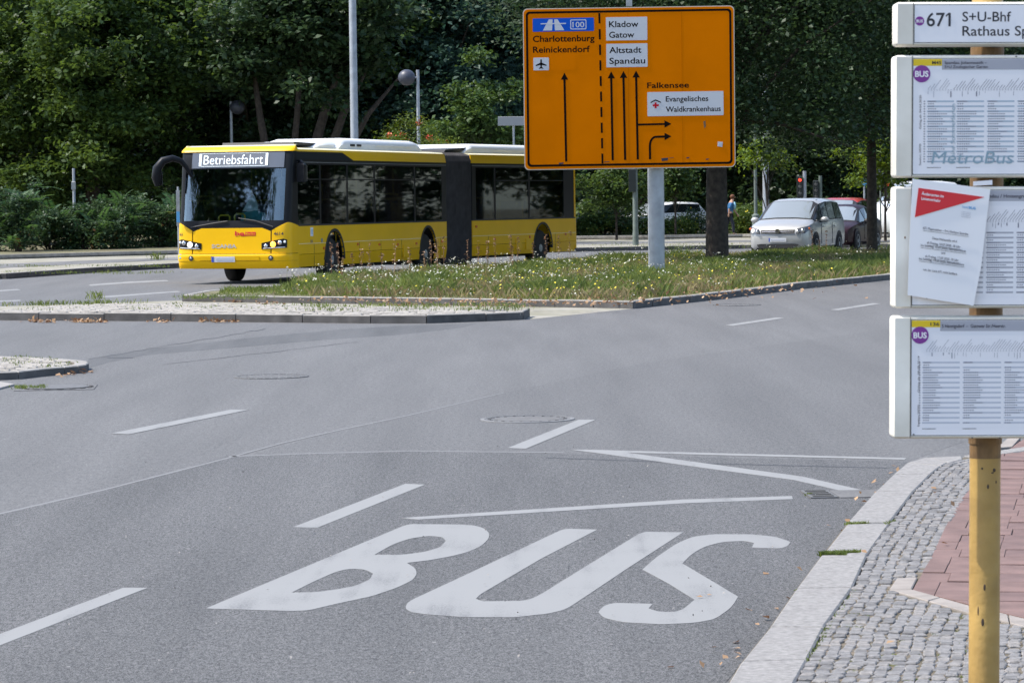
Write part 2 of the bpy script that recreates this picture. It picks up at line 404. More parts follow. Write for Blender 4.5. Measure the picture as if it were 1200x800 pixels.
# lettering: the built-in font turned into flat meshes
_tc = {}
def text_mesh(s, bold=0.0):
    k = (s, bold)
    if k in _tc: return _tc[k]
    cu = bpy.data.curves.new('lettering', 'FONT'); cu.body = s; cu.size = 1.0; cu.offset = bold; cu.resolution_u = 3
    ob = bpy.data.objects.new('lettering', cu)
    me = bpy.data.meshes.new_from_object(ob)
    v = np.zeros(len(me.vertices)*3, dtype=np.float32); me.vertices.foreach_get('co', v); v = v.reshape(-1,3)
    f = [tuple(p.vertices) for p in me.polygons]
    bpy.data.objects.remove(ob); bpy.data.curves.remove(cu); bpy.data.meshes.remove(me)
    _tc[k] = (v, f); return _tc[k]
def cap_h(bold=0.0):
    v, f = text_mesh('H', bold); return float(v[:,1].max()-v[:,1].min())
def lettering(s, x0, x1, base, cap, fn, m, parent, bold=0.0, name='lettering', depth=0.002, rot90=False, slant=0.0, width_auto=None):
    """flat letters: x0..x1 along the plane, base line and capital height; fn(a, b, depth) -> point"""
    v, f = text_mesh(s, bold)
    a0, a1 = float(v[:,0].min()), float(v[:,0].max()); sy = cap/cap_h(bold)
    sx = (x1-x0)/(a1-a0) if x1 is not None else sy*(width_auto or .9)
    me = bpy.data.meshes.new(name)
    pts = []
    for p in v:
        a = (p[0]-a0)*sx; b = p[1]*sy
        a += b*slant
        if rot90: pts.append(tuple(fn(x0-b, base+a, depth)))
        else: pts.append(tuple(fn(x0+a, base+b, depth)))
    me.from_pydata(pts, [], f); me.materials.append(M[m]); me.update()
    return link(name, me, parent)
# ================================================================ ground
def xy(pts, z=0.0): return [tuple(P(a,b,z)[:2]) for a,b in pts]
def sheet(name, poly, z, m, parent=None, holes=()):
    b = MB(); b.plane_poly(poly, lambda a,c,d: (a,c,z+d), -.003, 0.0, holes); return b.build(name, m, parent)
def inpoly(x, y, poly):
    n = len(poly); r = False; j = n-1
    for i in range(n):
        xi, yi = poly[i]; xj, yj = poly[j]
        if (yi > y) != (yj > y) and x < (xj-xi)*(y-yi)/(yj-yi)+xi: r = not r
        j = i
    return r
def inpoly_np(X, Y, poly):
    r = np.zeros(len(X), bool); n = len(poly); j = n-1
    for i in range(n):
        xi, yi = poly[i]; xj, yj = poly[j]
        if yi != yj:
            c = ((yi > Y) != (yj > Y)) & (X < (xj-xi)*(Y-yi)/(yj-yi)+xi); r ^= c
        j = i
    return r
g = MB(); g.quad((-400,-150,-.02),(400,-150,-.02),(400,700,-.02),(-400,700,-.02))
struct(g.build('ground', 'soil'), 'bare ground stretching to the horizon below the woods')
road = MB(); road.plane_poly([(-60,2),(60,2),(60,135),(-60,135)], lambda a,c,d:(a,c,d), -.015, 0.0)
road = struct(road.build('road', 'asphalt'), 'wide grey asphalt road bending to the right between the kerbs')
sheet('bus_bay_surface', xy([(-400,760),(0,600),(270,541),(400,503),(590,460),(760,424),(1043,385),(1300,370),(1500,420),(1500,560),(1180,500),(1062,541),(850,800),(600,1500),(-900,1500)]), .0008, 'asphalt_bay', road)
sheet('rough_surface', xy([(-250,650),(120,577),(268,534),(480,528),(1068,541),(850,800),(600,1490),(-900,1490)]), .0016, 'asphalt_rough', road)
sheet('old_patch', xy([(104,420),(190,407),(310,394),(400,386),(480,381),(560,379),(540,384),(470,392),(380,398),(300,405),(230,411),(170,416),(130,424),(96,433)]), .0008, 'asphalt_old', road)
ST = sheet('path_strip', xy([(-60,368),(208,362),(590,363),(622,374),(742,361.5),(735,357.5),(300,354),(213,352),(-60,361)]), .0008, 'far_slab', road)
# seams and cracks in the asphalt
def strip_px(name, pts, wpx, z, m, parent):
    b = MB()
    for i in range(len(pts)-1):
        (x0,y0),(x1,y1) = pts[i], pts[i+1]
        k0 = wpx[i] if hasattr(wpx,'__len__') else wpx; k1 = wpx[i+1] if hasattr(wpx,'__len__') else wpx
        b.quad(P(x0,y0+k0/2,z), P(x1,y1+k1/2,z), P(x1,y1-k1/2,z), P(x0,y0-k0/2,z))
    return b.build(name, m, parent)
strip_px('asphalt_seam', [(-20,606),(120,574),(268,536),(330,519),(400,503),(480,486),(590,460)], [1.8,1.5,1.3,1.1,1,.9,.6], .0024, 'seam_pale', road)
strip_px('asphalt_seam', [(268,534.5),(360,531),(480,528),(660,530)], .9, .0024, 'seam_pale', road)
strip_px('asphalt_seam', [(640,536),(840,543),(1040,548)], .8, .0026, 'seam_tar', road)
jag = [(104+i*9, 421-i*1.55+random.uniform(-.8,.8)) for i in range(24)]
strip_px('asphalt_crack', jag, [random.uniform(.1,.7) for _ in jag], .0022, 'seam_tar', road)
jag = [(126+i*6, 419+random.uniform(-.3,.3)) for i in range(6)]
strip_px('asphalt_crack', jag, [random.uniform(.4,.9) for _ in jag], .0026, 'seam_tar', road)
jag = [(190+i*10, 427-i*1.15+random.uniform(-.5,.5)) for i in range(24)]
strip_px('asphalt_crack', jag, [random.uniform(.1,.35) for _ in jag], .0022, 'seam_tar', road)
# painted markings
def mark(name, px, holes=()):
    b = MB(); b.plane_poly(xy(round_poly(px) if name=='road_letter' else px), lambda a,c,d:(a,c,.0032+d), -.001, 0, [xy(round_poly(h)) for h in holes]); return b.build(name, 'road_paint', road)
for d in ([(-60,768),(0,743),(144,689),(173,689),(0,756.5),(-60,781)], [(343,618),(372,618.5),(498,568),(475,567)],
          [(595,525),(616,526),(698,492),(678,492)], [(130,508),(151,509),(291,480.5),(271,480)],
          [(850,381),(859,382),(919,373),(910,372)], [(973,363),(982,364),(1032,356),(1023,355.3)]):
    mark('lane_dash', d)
mark('zigzag_line', [(668,527),(700,527.3),(860,531.8),(1062,536.8),(1060,538.8),(860,533.9),(735,530.6),(860,547.6),(940,558.5),(1013,575),(990,576.2),(930,562.5),(840,550.5),(704,531.5)])
mark('zigzag_line', [(471,607),(600,598.5),(800,585.5),(928,581.3),(929,585),(800,590),(600,602.5),(490,609)])
Z = lambda l: [(220+.6*a, 580+.6*b) for a,b in l]
mark('road_letter', Z([(35,222),(430,57),(530,58),(562,60),(580,66),(589,75),(588,85),(575,99),(550,111),(515,120),(470,128),(428,133),(444,143),(448,154),(440,166),(410,181),(360,198),(290,213),(235,226),(200,227)]),
     [Z([(365,117),(400,97),(435,85),(475,80),(498,83),(504,90),(494,102),(465,111),(420,117)]), Z([(203,191),(245,170),(290,150),(318,144),(347,146),(362,154),(356,165),(330,177),(290,185),(250,190)])])
mark('road_letter', Z([(425,222),(428,212),(440,204),(520,167),(735,66),(800,68),(690,125),(572,194),(563,203),(575,208),(655,207),(672,203),(690,194),(790,132),(888,72),(968,73),(860,143),(760,210),(738,224),(705,232),(640,239),(540,239),(470,234),(435,229)]))
mark('road_letter', Z([(1177,92),(1172,100),(1158,105),(1102,103),(1106,94),(1088,90),(1045,92),(1010,101),(985,115),(966,134),(1020,166),(1075,199),(1062,220),(1030,243),(990,250),(930,253),(850,249),(812,240),(802,229),(812,217),(832,211),(908,213),(900,222),(918,228),(950,229),(967,224),(990,205),(940,174),(888,146),(915,122),(955,95),(985,82),(1025,77),(1100,77),(1150,82)]))
for d in ([(112,348),(128,346.6),(208,341),(212,342),(130,348.4)], [(104,333.5),(150,330),(195,328.2),(198,329.4),(150,332),(106,335)],
          [(-40,356),(-2,352.3),(24,351.4),(24,352.8),(-2,354)], [(-30,342),(20,338.7),(24,339.8),(-30,343.6)]):
    b = MB(); b.plane_poly(xy(d), lambda a,c,dd:(a,c,.002+dd), -.001, 0); b.build('lane_dash', 'road_paint', road)
# ---------------------------------------------------------------- covers and drains
def manhole(px, py, r, label, full=True):
    c = P(px,py); t = thing('manhole_cover', label, 'manhole cover', (c.x,c.y,-.013), R(20))
    b = MB(); b.lathe([(r*1.13,.002),(r*1.13,.020),(r*1.03,.022),(r*1.03,.006)], 28, cap=False); b.build('rim', 'asphalt' if not full else 'seam_pale', t)
    b = MB(); b.lathe([(r*1.02,.002),(r*1.02,.019),(r*.80,.019)], 28, cap=False); b.build('cover_ring', 'iron' if full else 'asphalt', t)
    b = MB()
    for k in range(24):
        a = 2*math.pi*k/24; b.box((math.cos(a)*r*.91, math.sin(a)*r*.91, .0185), (.028,.014,.006), a)
    o = b.build('slot', 'iron_gap' if full else 'concrete', t); o['kind'] = 'stuff'
    b = MB(); b.lathe([(r*.80,.002),(r*.80,.0205),(.01,.0205)], 24, cap=False); b.build('cover_plate', 'asphalt_path' if full else 'asphalt', t)
manhole(618, 491.5, .33, 'round cast iron manhole cover with pale concrete middle beside the middle lane dash')
manhole(318, 441.5, .33, 'faint round manhole cover alone in the left lane above the seam', False)
manhole(862, 357.5, .36, 'dark flat manhole cover near the grassy island kerb', False)
t = thing('drain_grate', 'long flat stone slab and drain grate at the kerb by the bus bay', 'drain', tuple(P(978,582,-.012)), R(3))
b = MB(); b.box((-.09,0,.012),(.16,.42,.02)); b.build('frame', 'iron', t)
b = MB()
for k in range(4): b.box((-.09,-.15+k*.1,.0235),(.12,.045,.004))
b.build('slot', 'iron_gap', t)['kind'] = 'stuff'
b = MB(); b.box((.21,0,.012),(.42,.42,.013)); b.build('slab', 'asphalt_path', t)
c = P(66,454.5); t = thing('manhole_cover', 'half overgrown manhole cover below the small left island kerb', 'manhole cover', (c.x,c.y,-.012), R(5))
b = MB(); b.box((0,0,.01),(.74,.74,.015)); b.build('frame', 'asphalt_path', t)
b = MB(); b.lathe([(.31,.015),(.31,.026),(.01,.026)], 24, cap=False); b.build('cover_plate', 'iron', t)
b = MB()
for k in range(18):
    a = 2*math.pi*k/18; b.box((math.cos(a)*.34, math.sin(a)*.34, .0215), (.02,.06,.005), a)
b.build('slot', 'iron_gap', t)['kind'] = 'stuff'
# ---------------------------------------------------------------- near pavement
KH = .10
Lp = [(600,1260),(700,1070),(760,960),(808,870),(866,774.6),(899.5,734),(931,689),(960.7,649.5),(990.5,612.7),(1023.7,576),(1044.7,556),(1062,542),(1086,535.5),(1128,533.5)]
Rp = [(745,1260),(812,1070),(860,960),(900,862),(948.5,772),(967.7,734),(1001,688),(1020,646),(1044.7,611.7),(1072.7,575),(1092,555.5),(1104,546),(1112,542),(1130,537.5)]
Lw = xy(Lp, KH); Rw = xy(Rp, KH)
ext = [(Lw[-1][0]+d*.62, Lw[-1][1]+d*.78) for d in (3,8,20,45)]
rite = [(26,60),(26,-6),(Rw[0][0]+.2,-6)]
base_poly = [Lw[0]]+Lw[1:]+ext+[(60,70),(60,-6),(Lw[0][0]-.4,-6)]
b = MB(); b.prism([p for p in base_poly], -.01, KH-.0145)
pave = struct(b.build('pavement', 'joint_sand'), 'pavement by the bus stop with granite kerb, mosaic cobbles and red pavers')
def slab(name, quad, z0, z1, m, parent, ch=.008, gap=.004):
    ar = sum(quad[i][0]*quad[(i+1)%len(quad)][1]-quad[(i+1)%len(quad)][0]*quad[i][1] for i in range(len(quad)))
    if ar < 0: quad = quad[::-1]
    q = inset(quad, gap) if gap else quad
    b = MB(); b.prism(q, z0, z1, ch)
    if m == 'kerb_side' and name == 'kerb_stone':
        nq = len(q); b.m = [1 if k_ < nq else 0 for k_ in range(len(b.f))]; return b.build(name, [m,'kerb_face_dark'], parent)  # upright faces take the darker tone, top and chamfer the stone colour
    return b.build(name, m, parent)
for i in range(len(Lp)-1):
    if i == 9 or i == 6:  pass
    slab('kerb_stone', [Lw[i],Rw[i],Rw[i+1],Lw[i+1]], -.02, KH+random.uniform(-.004,.004), 'granite_grain', pave, .007, .0085)
# continuing kerb beyond the bend
a0 = Lw[-1]
for k in range(14):
    p0 = (a0[0]+.62*k, a0[1]+.78*k); p1 = (a0[0]+.62*(k+1), a0[1]+.78*(k+1)); n = (.78*.16,-.62*.16)
    slab('kerb_stone', [p0,(p0[0]+n[0],p0[1]+n[1]),(p1[0]+n[0],p1[1]+n[1]),p1], -.02, KH, 'granite_grain', pave)
# red paver field and its pale border
zt = KH
redL = xy([(1069,690),(1087,660),(1106,621),(1122,590),(1137,572),(1150,552),(1168,536),(1186,523)], zt)
redB = xy([(1069,690),(1137,709),(1200,724)], zt)
dB = ((redB[2][0]-redB[1][0]), (redB[2][1]-redB[1][1])); lB = math.hypot(*dB); dB = (dB[0]/lB, dB[1]/lB)
redBe = (redB[2][0]+dB[0]*6.0, redB[2][1]+dB[1]*6.0)
top = redL[-1]
red_poly = redL+[(top[0]+.9,top[1]+1.3),(top[0]+3.2,top[1]+1.0),(redBe[0]+.9,redBe[1]+.3),redBe,redB[2],redB[1]]
brd_out = xy([(1050,677),(1041,690),(1137,718),(1200,733)], zt)
brd = [redL[0], P(1076,676,zt)[:2], brd_out[0], brd_out[1]]
slab('border_stone', [tuple(redL[0]), tuple(brd[1]), brd_out[0], brd_out[1]], .02, zt+.001, 'border_stone', pave, .004, .003)
def along(a,b,n): return [(a[0]+(b[0]-a[0])*i/n, a[1]+(b[1]-a[1])*i/n) for i in range(n+1)]
ia = along(redB[0],redB[1],2)+along(redB[1],redBe,22)[1:]
oe = (brd_out[3][0]+dB[0]*6.0, brd_out[3][1]+dB[1]*6.0)
oa = along(brd_out[1],brd_out[2],2)+along(brd_out[2],oe,22)[1:]
for i in range(len(ia)-1):
    slab('border_stone', [ia[i],ia[i+1],oa[i+1],oa[i]], .02, zt+random.uniform(0,.002), 'border_stone', pave, .004, .003)
# pavers laid in courses across the walk
kd = Vector(redL[3])-Vector(redL[0]); kd.normalize(); kn = Vector((kd.y,-kd.x))
def paver_mesh(m):
    b = MB(); b.prism([(-.0993,-.1415),(.0993,-.1415),(.0993,.1415),(-.0993,.1415)], -.05, 0, .002); return b.build('paver', m, mesh_only=True)
pm = [paver_mesh('paver'), paver_mesh('paver'), paver_mesh('paver_dark')]
ang = math.atan2(kn.y, kn.x)
pv = []
o0 = Vector(redL[0])
def clip(poly, a, c):                               # keep the side to the right of a -> c
    out = []; d = (c[0]-a[0],c[1]-a[1])
    f = lambda p: -(d[0]*(p[1]-a[1])-d[1]*(p[0]-a[0]))
    for i in range(len(poly)):
        p, q = poly[i-1], poly[i]; fp_, fq = f(p), f(q)
        if (fp_ < 0) != (fq < 0): t_ = fp_/(fp_-fq); out.append((p[0]+(q[0]-p[0])*t_, p[1]+(q[1]-p[1])*t_))
        if fq >= 0: out.append(q)
    return out
cuts_ = [(redL[i],redL[i+1]) for i in range(len(redL)-1)]
bot = (redBe, redB[0]); bot2 = (redB[1], redB[0])
def near_cut(c):
    best = min(cuts_, key=lambda s__: abs((Vector(s__[0])+Vector(s__[1])).y/2-c.y)); return best
hw_, hh_ = .0985, .1435
for i in range(-9, 60):
    for j in range(-14, 56):
        c = o0 + kd*(i*.29+.14) + kn*(j*.2 + (.03 if i%3==1 else 0))
        if not (8 < c.y < 30): continue
        q_ = [tuple(c+kn*sx_*hw_+kd*sy_*hh_) for sx_,sy_ in ((-1,-1),(1,-1),(1,1),(-1,1))]
        q0 = list(q_); q_ = clip(q_, *near_cut(c))
        if len(q_) > 2: q_ = clip(q_, (redBe[0]+dB[0]*.0,redBe[1]), redB[0])[:] if False else [p for p in clip(q_, redB[0], redBe)[:0]] or clip(q_, redBe, redB[0])
        if len(q_) < 3: continue
        if c.x > 11.5 or (c.y > 21.6 and c.x < a0[0]+(c.y-a0[1])*.795+.42): continue
        ar_ = abs(sum(q_[k][0]*q_[(k+1)%len(q_)][1]-q_[(k+1)%len(q_)][0]*q_[k][1] for k in range(len(q_))))/2
        if ar_ < .002: continue
        pv.append((c, q_ if ar_ < .0562 else None))
sheet('paver_bed', [redL[0],redL[1],redL[2],redL[3],redL[4],redL[5],redL[6],redL[7],(top[0]+.62*10,top[1]+.78*10),(12,31),(12,redBe[1]-1),redBe], KH-.012, 'joint_dark', pave)
pv.sort(key=lambda c: (c[0].x/c[0].y > .182, c[0].length))
rest = MB()
for k, (c, q_) in enumerate(pv):
    z = zt+random.uniform(-.006,.002)
    if k < 290:
        if q_: slab('paver', q_, .05, z, 'paver', pave, .002, .0)
        else:
            o = link('paver', random.choice(pm), pave); o.location = (c.x,c.y,z); o.rotation_euler = (random.uniform(-.012,.012),random.uniform(-.012,.012),ang+random.uniform(-.012,.012))
    elif q_: rest.prism(q_ if False else q_, .05, zt-.001)
    else: rest.box((c.x,c.y,z-.025),(.195,.285,.05),ang)
stuff(rest.build('paver_field', 'paver', pave))
# mosaic cobbles
def cobble_mesh(m, sd):
    rr = random.Random(sd); b = MB()
    w_, h_ = .0238*rr.uniform(.86,1.08), .0345*rr.uniform(.82,1.08)
    pts = [(-w_,-h_),(0,-h_*1.05),(w_,-h_),(w_*1.08,0),(w_,h_),(0,h_*1.05),(-w_,h_),(-w_*1.08,0)]
    pts = [(x*rr.uniform(.84,1.06), y*rr.uniform(.86,1.06)) for x,y in pts]
    b.prism(pts, -.04, 0, .004); return b.build('cobble', m, mesh_only=True, smooth=False)
cms = [cobble_mesh(('mosaic','mosaic','mosaic_dark','mosaic_warm')[i%4], i) for i in range(14)]
cob_poly = [Rw[i] for i in range(len(Rw))]+[(Rw[-1][0]+.62*3,Rw[-1][1]+.78*3),(Rw[-1][0]+3,Rw[-1][1]+2)]+redL[::-1]+[tuple(brd[1]),brd_out[0],brd_out[1],brd_out[2],brd_out[3],oe,(oe[0]+.2,6),(Rw[0][0],6)]
cb = []
kd2 = (Vector(Rw[8])-Vector(Rw[4])).normalized(); kn2 = Vector((kd2.y,-kd2.x)); ang2 = math.atan2(kn2.y,kn2.x)
RL = [Vector(p) for p in Rw]+[Vector((Rw[-1][0]+.62*k,Rw[-1][1]+.78*k)) for k in (1,2,3)]
acc = [0.0]
for i in range(1,len(RL)): acc.append(acc[-1]+(RL[i]-RL[i-1]).length)
def on_line(s_):
    for i in range(1,len(RL)):
        if s_ <= acc[i] or i == len(RL)-1:
            f = (s_-acc[i-1])/(acc[i]-acc[i-1]); return RL[i-1].lerp(RL[i],f)
def nrm_at(s_):
    d = (on_line(min(acc[-1],s_+.5))-on_line(max(0,s_-.5))).normalized(); return Vector((d.y,-d.x)), math.atan2(-d.x,d.y)
s_ = 0.0; cang = {}
while s_ < acc[-1]:
    p0 = on_line(s_); nv, an = nrm_at(s_)
    if p0.y > 7.0:
        for j in range(0, 68):
            q0 = on_line(min(acc[-1],s_+(.037 if j%2 else 0)+.012*math.sin(j*2.3)))
            off = .019+j*.0492
            c = q0+nv*off
            cx, cy = c.x+random.uniform(-.006,.006), c.y+random.uniform(-.009,.009)
            if cy > 8.2 and inpoly(cx, cy, cob_poly): cb.append((cx,cy)); cang[(cx,cy)] = an
    s_ += .0735
sheet('cobble_bed', cob_poly, KH-.008, 'joint_sand', pave)
vis = [c for c in cb if c[1] > 10.6]
vis.sort(key=lambda c: c[1]+abs(c[0]-1.2)*.5)
vs = set(vis[:290])
rest = {m:MB() for m in ('mosaic','mosaic_dark','mosaic_warm')}
for c in cb:
    z = KH+random.uniform(-.006,.001); a = cang[c]+random.uniform(-.22,.22)
    if c in vs:
        o = link('cobble', random.choice(cms), pave); o.location = (c[0],c[1],z); o.rotation_euler = (random.uniform(-.05,.05),random.uniform(-.05,.05),a)
    else:
        me = random.choice(cms); bb = rest[me.materials[0].name]
        base = len(bb.v); co, si = math.cos(a), math.sin(a)
        bb.v += [(c[0]+v.co.x*co-v.co.y*si, c[1]+v.co.x*si+v.co.y*co, z+v.co.z) for v in me.vertices]
        bb.f += [tuple(base+q for q in p.vertices) for p in me.polygons]; bb.m += [0]*len(me.polygons)
for m, bb in rest.items():
    if bb.v: stuff(bb.build('cobble_field', m, pave))
# flat slab near the far bend of the kerb
slab('manhole_slab', xy([(1168,525),(1180,514),(1196,512.5),(1186,523.5)],zt), .03, zt+.003, 'border_stone', pave, .003, 0)
# ---------------------------------------------------------------- islands
def island_kerbs(parent, line, w_, z0, z1, L, m='kerb_side'):
    """kerb stones with mitred joints along a plan line; they lie to the right hand side of the walking direction"""
    pts = [Vector(p) for p in line]
    off = []
    for i in range(len(pts)):
        if i == 0: n = (pts[1]-pts[0]).normalized(); n = Vector((n.y,-n.x)); off.append(pts[i]+n*w_); continue
        if i == len(pts)-1: n = (pts[-1]-pts[-2]).normalized(); n = Vector((n.y,-n.x)); off.append(pts[i]+n*w_); continue
        a = (pts[i]-pts[i-1]).normalized(); b_ = (pts[i+1]-pts[i]).normalized()
        na, nb = Vector((a.y,-a.x)), Vector((b_.y,-b_.x)); mm = na+nb; off.append(pts[i]+mm*(w_/max(.5,mm.length_squared/2)) )
    for i in range(len(pts)-1):
        d = (pts[i+1]-pts[i]).length; n = max(1, round(d/L))
        a = along(pts[i],pts[i+1],n); c = along(off[i],off[i+1],n)
        for k in range(n):
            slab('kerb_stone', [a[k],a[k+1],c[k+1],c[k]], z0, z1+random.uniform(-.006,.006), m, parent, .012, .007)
    return off
# big grassy island
IZ = .12
front = xy([(213,353.5),(470,357),(650,360),(742,361.8)])+xy([(850,350),(940,338.5),(1043,328)])
front = front+[(12.2,73.5),(17,80.5)]
back = [(19,84),(12.5,86.5),(7.2,83.2),(2.9,79.2),(-.1,73.3),(-3.3,63.6),(-4.7,58.2),(-5.7,55.2)]
isl_line = back[::-1][:0]+front
isl_poly = front+back
b = MB(); b.prism(inset([p for p in isl_poly], .09), -.01, IZ-.01)
isle = struct(b.build('grass_island', 'turf'), 'kerbed median island covered in tall flowering grass')
# orientation: interior lies on the left of front (walking to the right), so reverse
island_kerbs(isle, front[::-1]+back[::-1][:1], .14, -.02, IZ, 1.0)
island_kerbs(isle, back[::-1], .14, -.02, IZ, 1.6)
# long cobbled island
c_front = xy([(-30,375),(200,376.5),(434,379),(500,379),(570,376.5),(614,374.5),(621,371)])
c_back = [tuple(P(a,b_,.12)[:2]) for a,b_ in [(600,364.5),(520,360.5),(330,356.5),(200,354.5),(120,355),(50,359),(-30,363.5)]]
b = MB(); b.prism(inset(c_front+c_back,.07), -.01, .105)
isle2 = struct(b.build('cobbled_island', 'joint_sand'), 'long low island paved with pale square setts')
island_kerbs(isle2, (c_front+c_back[:1])[::-1], .13, -.02, .12, 1.05)
def setts(parent, poly, zt, stp, mats, cap=280):
    ms = []
    for i in range(8):
        rr = random.Random(i+50); bb = MB(); h = stp*.47
        pts = [(-h,-h),(0,-h*1.05),(h,-h),(h*1.05,0),(h,h),(0,h*1.04),(-h,h),(-h*1.03,0)]
        bb.prism([(x*rr.uniform(.85,1.03),y*rr.uniform(.85,1.03)) for x,y in pts], -.06, 0, .012); ms.append(bb.build('sett', mats[i%len(mats)], mesh_only=True))
    X = [p[0] for p in poly]; Y = [p[1] for p in poly]; L = []
    y = min(Y); r = 0
    while y < max(Y):
        x = min(X)+(stp*.5 if r%2 else 0)
        while x < max(X):
            if inpoly(x,y,poly): L.append((x+random.uniform(-.01,.01),y+random.uniform(-.01,.01)))
            x += stp
        y += stp*1.02; r += 1
    L.sort(key=lambda c: c[1]); rest = MB()
    for k, c in enumerate(L):
        z = zt+random.uniform(-.012,.006); a = random.uniform(-.12,.12)
        if k < cap:
            o = link('sett', random.choice(ms), parent); o.location = (c[0],c[1],z); o.rotation_euler = (random.uniform(-.05,.05),random.uniform(-.05,.05),a)
        else:
            me = random.choice(ms); base = len(rest.v)
            rest.v += [(c[0]+v.co.x,c[1]+v.co.y,z+v.co.z) for v in me.vertices]; rest.f += [tuple(base+q for q in p.vertices) for p in me.polygons]; rest.m += [0]*len(me.polygons)
    if rest.v: stuff(rest.build('sett_field', mats[0], parent))
def shrink(poly, d):
    ar = sum(poly[i][0]*poly[(i+1)%len(poly)][1]-poly[(i+1)%len(poly)][0]*poly[i][1] for i in range(len(poly)))
    return inset(poly if ar > 0 else poly[::-1], d)
setts(isle2, shrink(c_front+c_back, .2), .125, .19, ('setts','setts','setts_dark'))
# small island at the left edge
s_top = [tuple(P(a,b_,.08)[:2]) for a,b_ in [(-60,437.5),(0,436),(22,435),(48,432),(76,429.5),(92,428.3),(101,426.8),(104.5,424.8),(102.5,422.9),(95,421.8),(80,420.6),(50,418.8),(0,417),(-60,416.2)]]
b = MB(); b.prism(inset(s_top,.09), -.01, .066)
isle3 = struct(b.build('corner_island', 'joint_sand'), 'small rounded island of worn setts at the left edge')
ins_ = inset(s_top,.15)
for grp in ((0,2),(2,4),(4,5),(5,6),(6,8),(8,9),(9,11),(11,12),(12,13)):
    o1 = s_top[grp[0]:grp[1]+1]; i1 = ins_[grp[0]:grp[1]+1]
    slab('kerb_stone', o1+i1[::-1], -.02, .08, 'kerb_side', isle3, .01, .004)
setts(isle3, inset(s_top,.22), .085, .14, ('setts','setts_dark','setts'))
slab('kerb_stone', xy([(-40,450),(-2,449),(17,452),(-2,457),(-40,461)]), 0, .02, 'granite', isle3, .005, 0)
# ---------------------------------------------------------------- far pavement
fk = [(-42,22),(-22,56)]+xy([(0,327),(104,319.5),(208,313.8)])+[(-6,89.5),(-2,95)]+xy([(690,294.5),(780,292.8),(870,291.5),(1040,290)])+[(30,101),(60,99)]
def lerp_line(A, B, t): return [(a[0]+(b_[0]-a[0])*t, a[1]+(b_[1]-a[1])*t) for a,b_ in zip(A,B)]
fb = [(-54,30),(-31,74)]+[tuple(P(a,b_,.12)[:2]) for a,b_ in [(0,304),(104,301),(208,298.3)]]+[(-8,117),(-2,122)]+[tuple(P(a,b_,.12)[:2]) for a,b_ in [(690,280.5),(780,279.8),(870,278.5),(1040,278.5)]]+[(34,128),(62,124)]
b = MB(); b.prism(fk+fb[::-1], -.01, .12)
farp = struct(b.build('far_pavement', 'far_slab'), 'far pavement strip with slabs, tufts and an asphalt path')
p1, p2 = lerp_line(fk,fb,.34), lerp_line(fk,fb,.62)
b = MB(); b.plane_poly(p1+p2[::-1], lambda a,c,d:(a,c,.126+d), -.003, 0); b.build('cycle_path', 'asphalt_path', farp)
island_kerbs(farp, fk[::-1], -.0001, 0, 0, 5) if False else None
def kerb_line(parent, line, w_, z1, L, cap=999):
    n_ = 0
    for i in range(len(line)-1):
        a, c = Vector(line[i]), Vector(line[i+1]); d = c-a; nn = Vector((d.y,-d.x)).normalized()
        k = max(1, round(d.length/L)); A = along(a,c,k)
        for j in range(k):
            q = [A[j],A[j+1],(A[j+1][0]+nn.x*w_,A[j+1][1]+nn.y*w_),(A[j][0]+nn.x*w_,A[j][1]+nn.y*w_)]
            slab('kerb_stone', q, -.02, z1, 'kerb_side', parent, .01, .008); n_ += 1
kerb_line(farp, fk[2:5], .16, .14, 1.3); kerb_line(farp, fk[5:11], .16, .14, 1.6)
# soil behind, slightly raised, under the shrubs and the trees
soil = fb+[(90,124),(90,330),(-90,330),(-90,30)]
b = MB(); b.prism(soil, -.01, .17); struct(b.build('verge', 'turf'), 'dark leafy verge behind the far pavement')
b = MB()
for i in range(len(fb)-1):
    a, c = Vector(fb[i]), Vector(fb[i+1]); d = (c-a).normalized(); nn = Vector((d.y,-d.x))*.12
    b.prism([a[:2],c[:2],(c.x-nn.x,c.y-nn.y),(a.x-nn.x,a.y-nn.y)], .1, .26, .01)
struct(b.build('edging_kerb', 'kerb_side'), 'dark edging kerb along the planted verge')
# ================================================================ articulated bus
BUS_G = None
TH1 = math.asin(.318)
side = Vector((.318,.948)); nrm = Vector((.948,-.318))
nose = Vector((-4.76,63.6)) - nrm*1.305           # centre line at the front
# local axes of a section: x towards the rear, y towards the viewer's right (the bus's left side), z up
bus = thing('articulated_bus', 'yellow articulated city bus with black bellows and Betriebsfahrt display', 'bus', (nose.x,nose.y,0), math.atan2(side.y,side.x))
# rotating x onto side makes +y point to the left of travel away from viewer; mirror sign below
SGN = -1.0                                         # local y = SGN * u, u > 0 on the side that faces the viewer
BW = 1.305
rakeZ = [(.30,.10),(.42,.02),(.62,0),(.66,.035),(1.2,.07),(1.33,.10),(2.47,.30),(2.83,.38),(2.90,.44),(2.96,.60),(2.985,.9)]
def rake(z):
    for (z0,a),(z1,b) in zip(rakeZ, rakeZ[1:]):
        if z <= z1: return a+(b-a)*max(0,(z-z0))/(z1-z0)
    return rakeZ[-1][1]
NN = 7.0; XC = .60
def Fp(t, z, off=0.0):                             # point of the front shell; t -1..1 across, wraps round the corners
    ph = t*math.pi/2; s_, c_ = math.sin(ph), max(0,math.cos(ph))
    u = BW*math.copysign(abs(s_)**(2/NN), s_); q = 1-c_**(2/NN)
    r0 = rake(z); x = r0+(XC-r0)*q
    top = max(0,z-2.86)*1.0
    u *= 1-top*.35
    return (x-off*c_**.5, SGN*(u+off*s_), z)
def T(u): return math.copysign(math.asin(min(1,(abs(u)/BW))**(NN/2))/(math.pi/2), u)
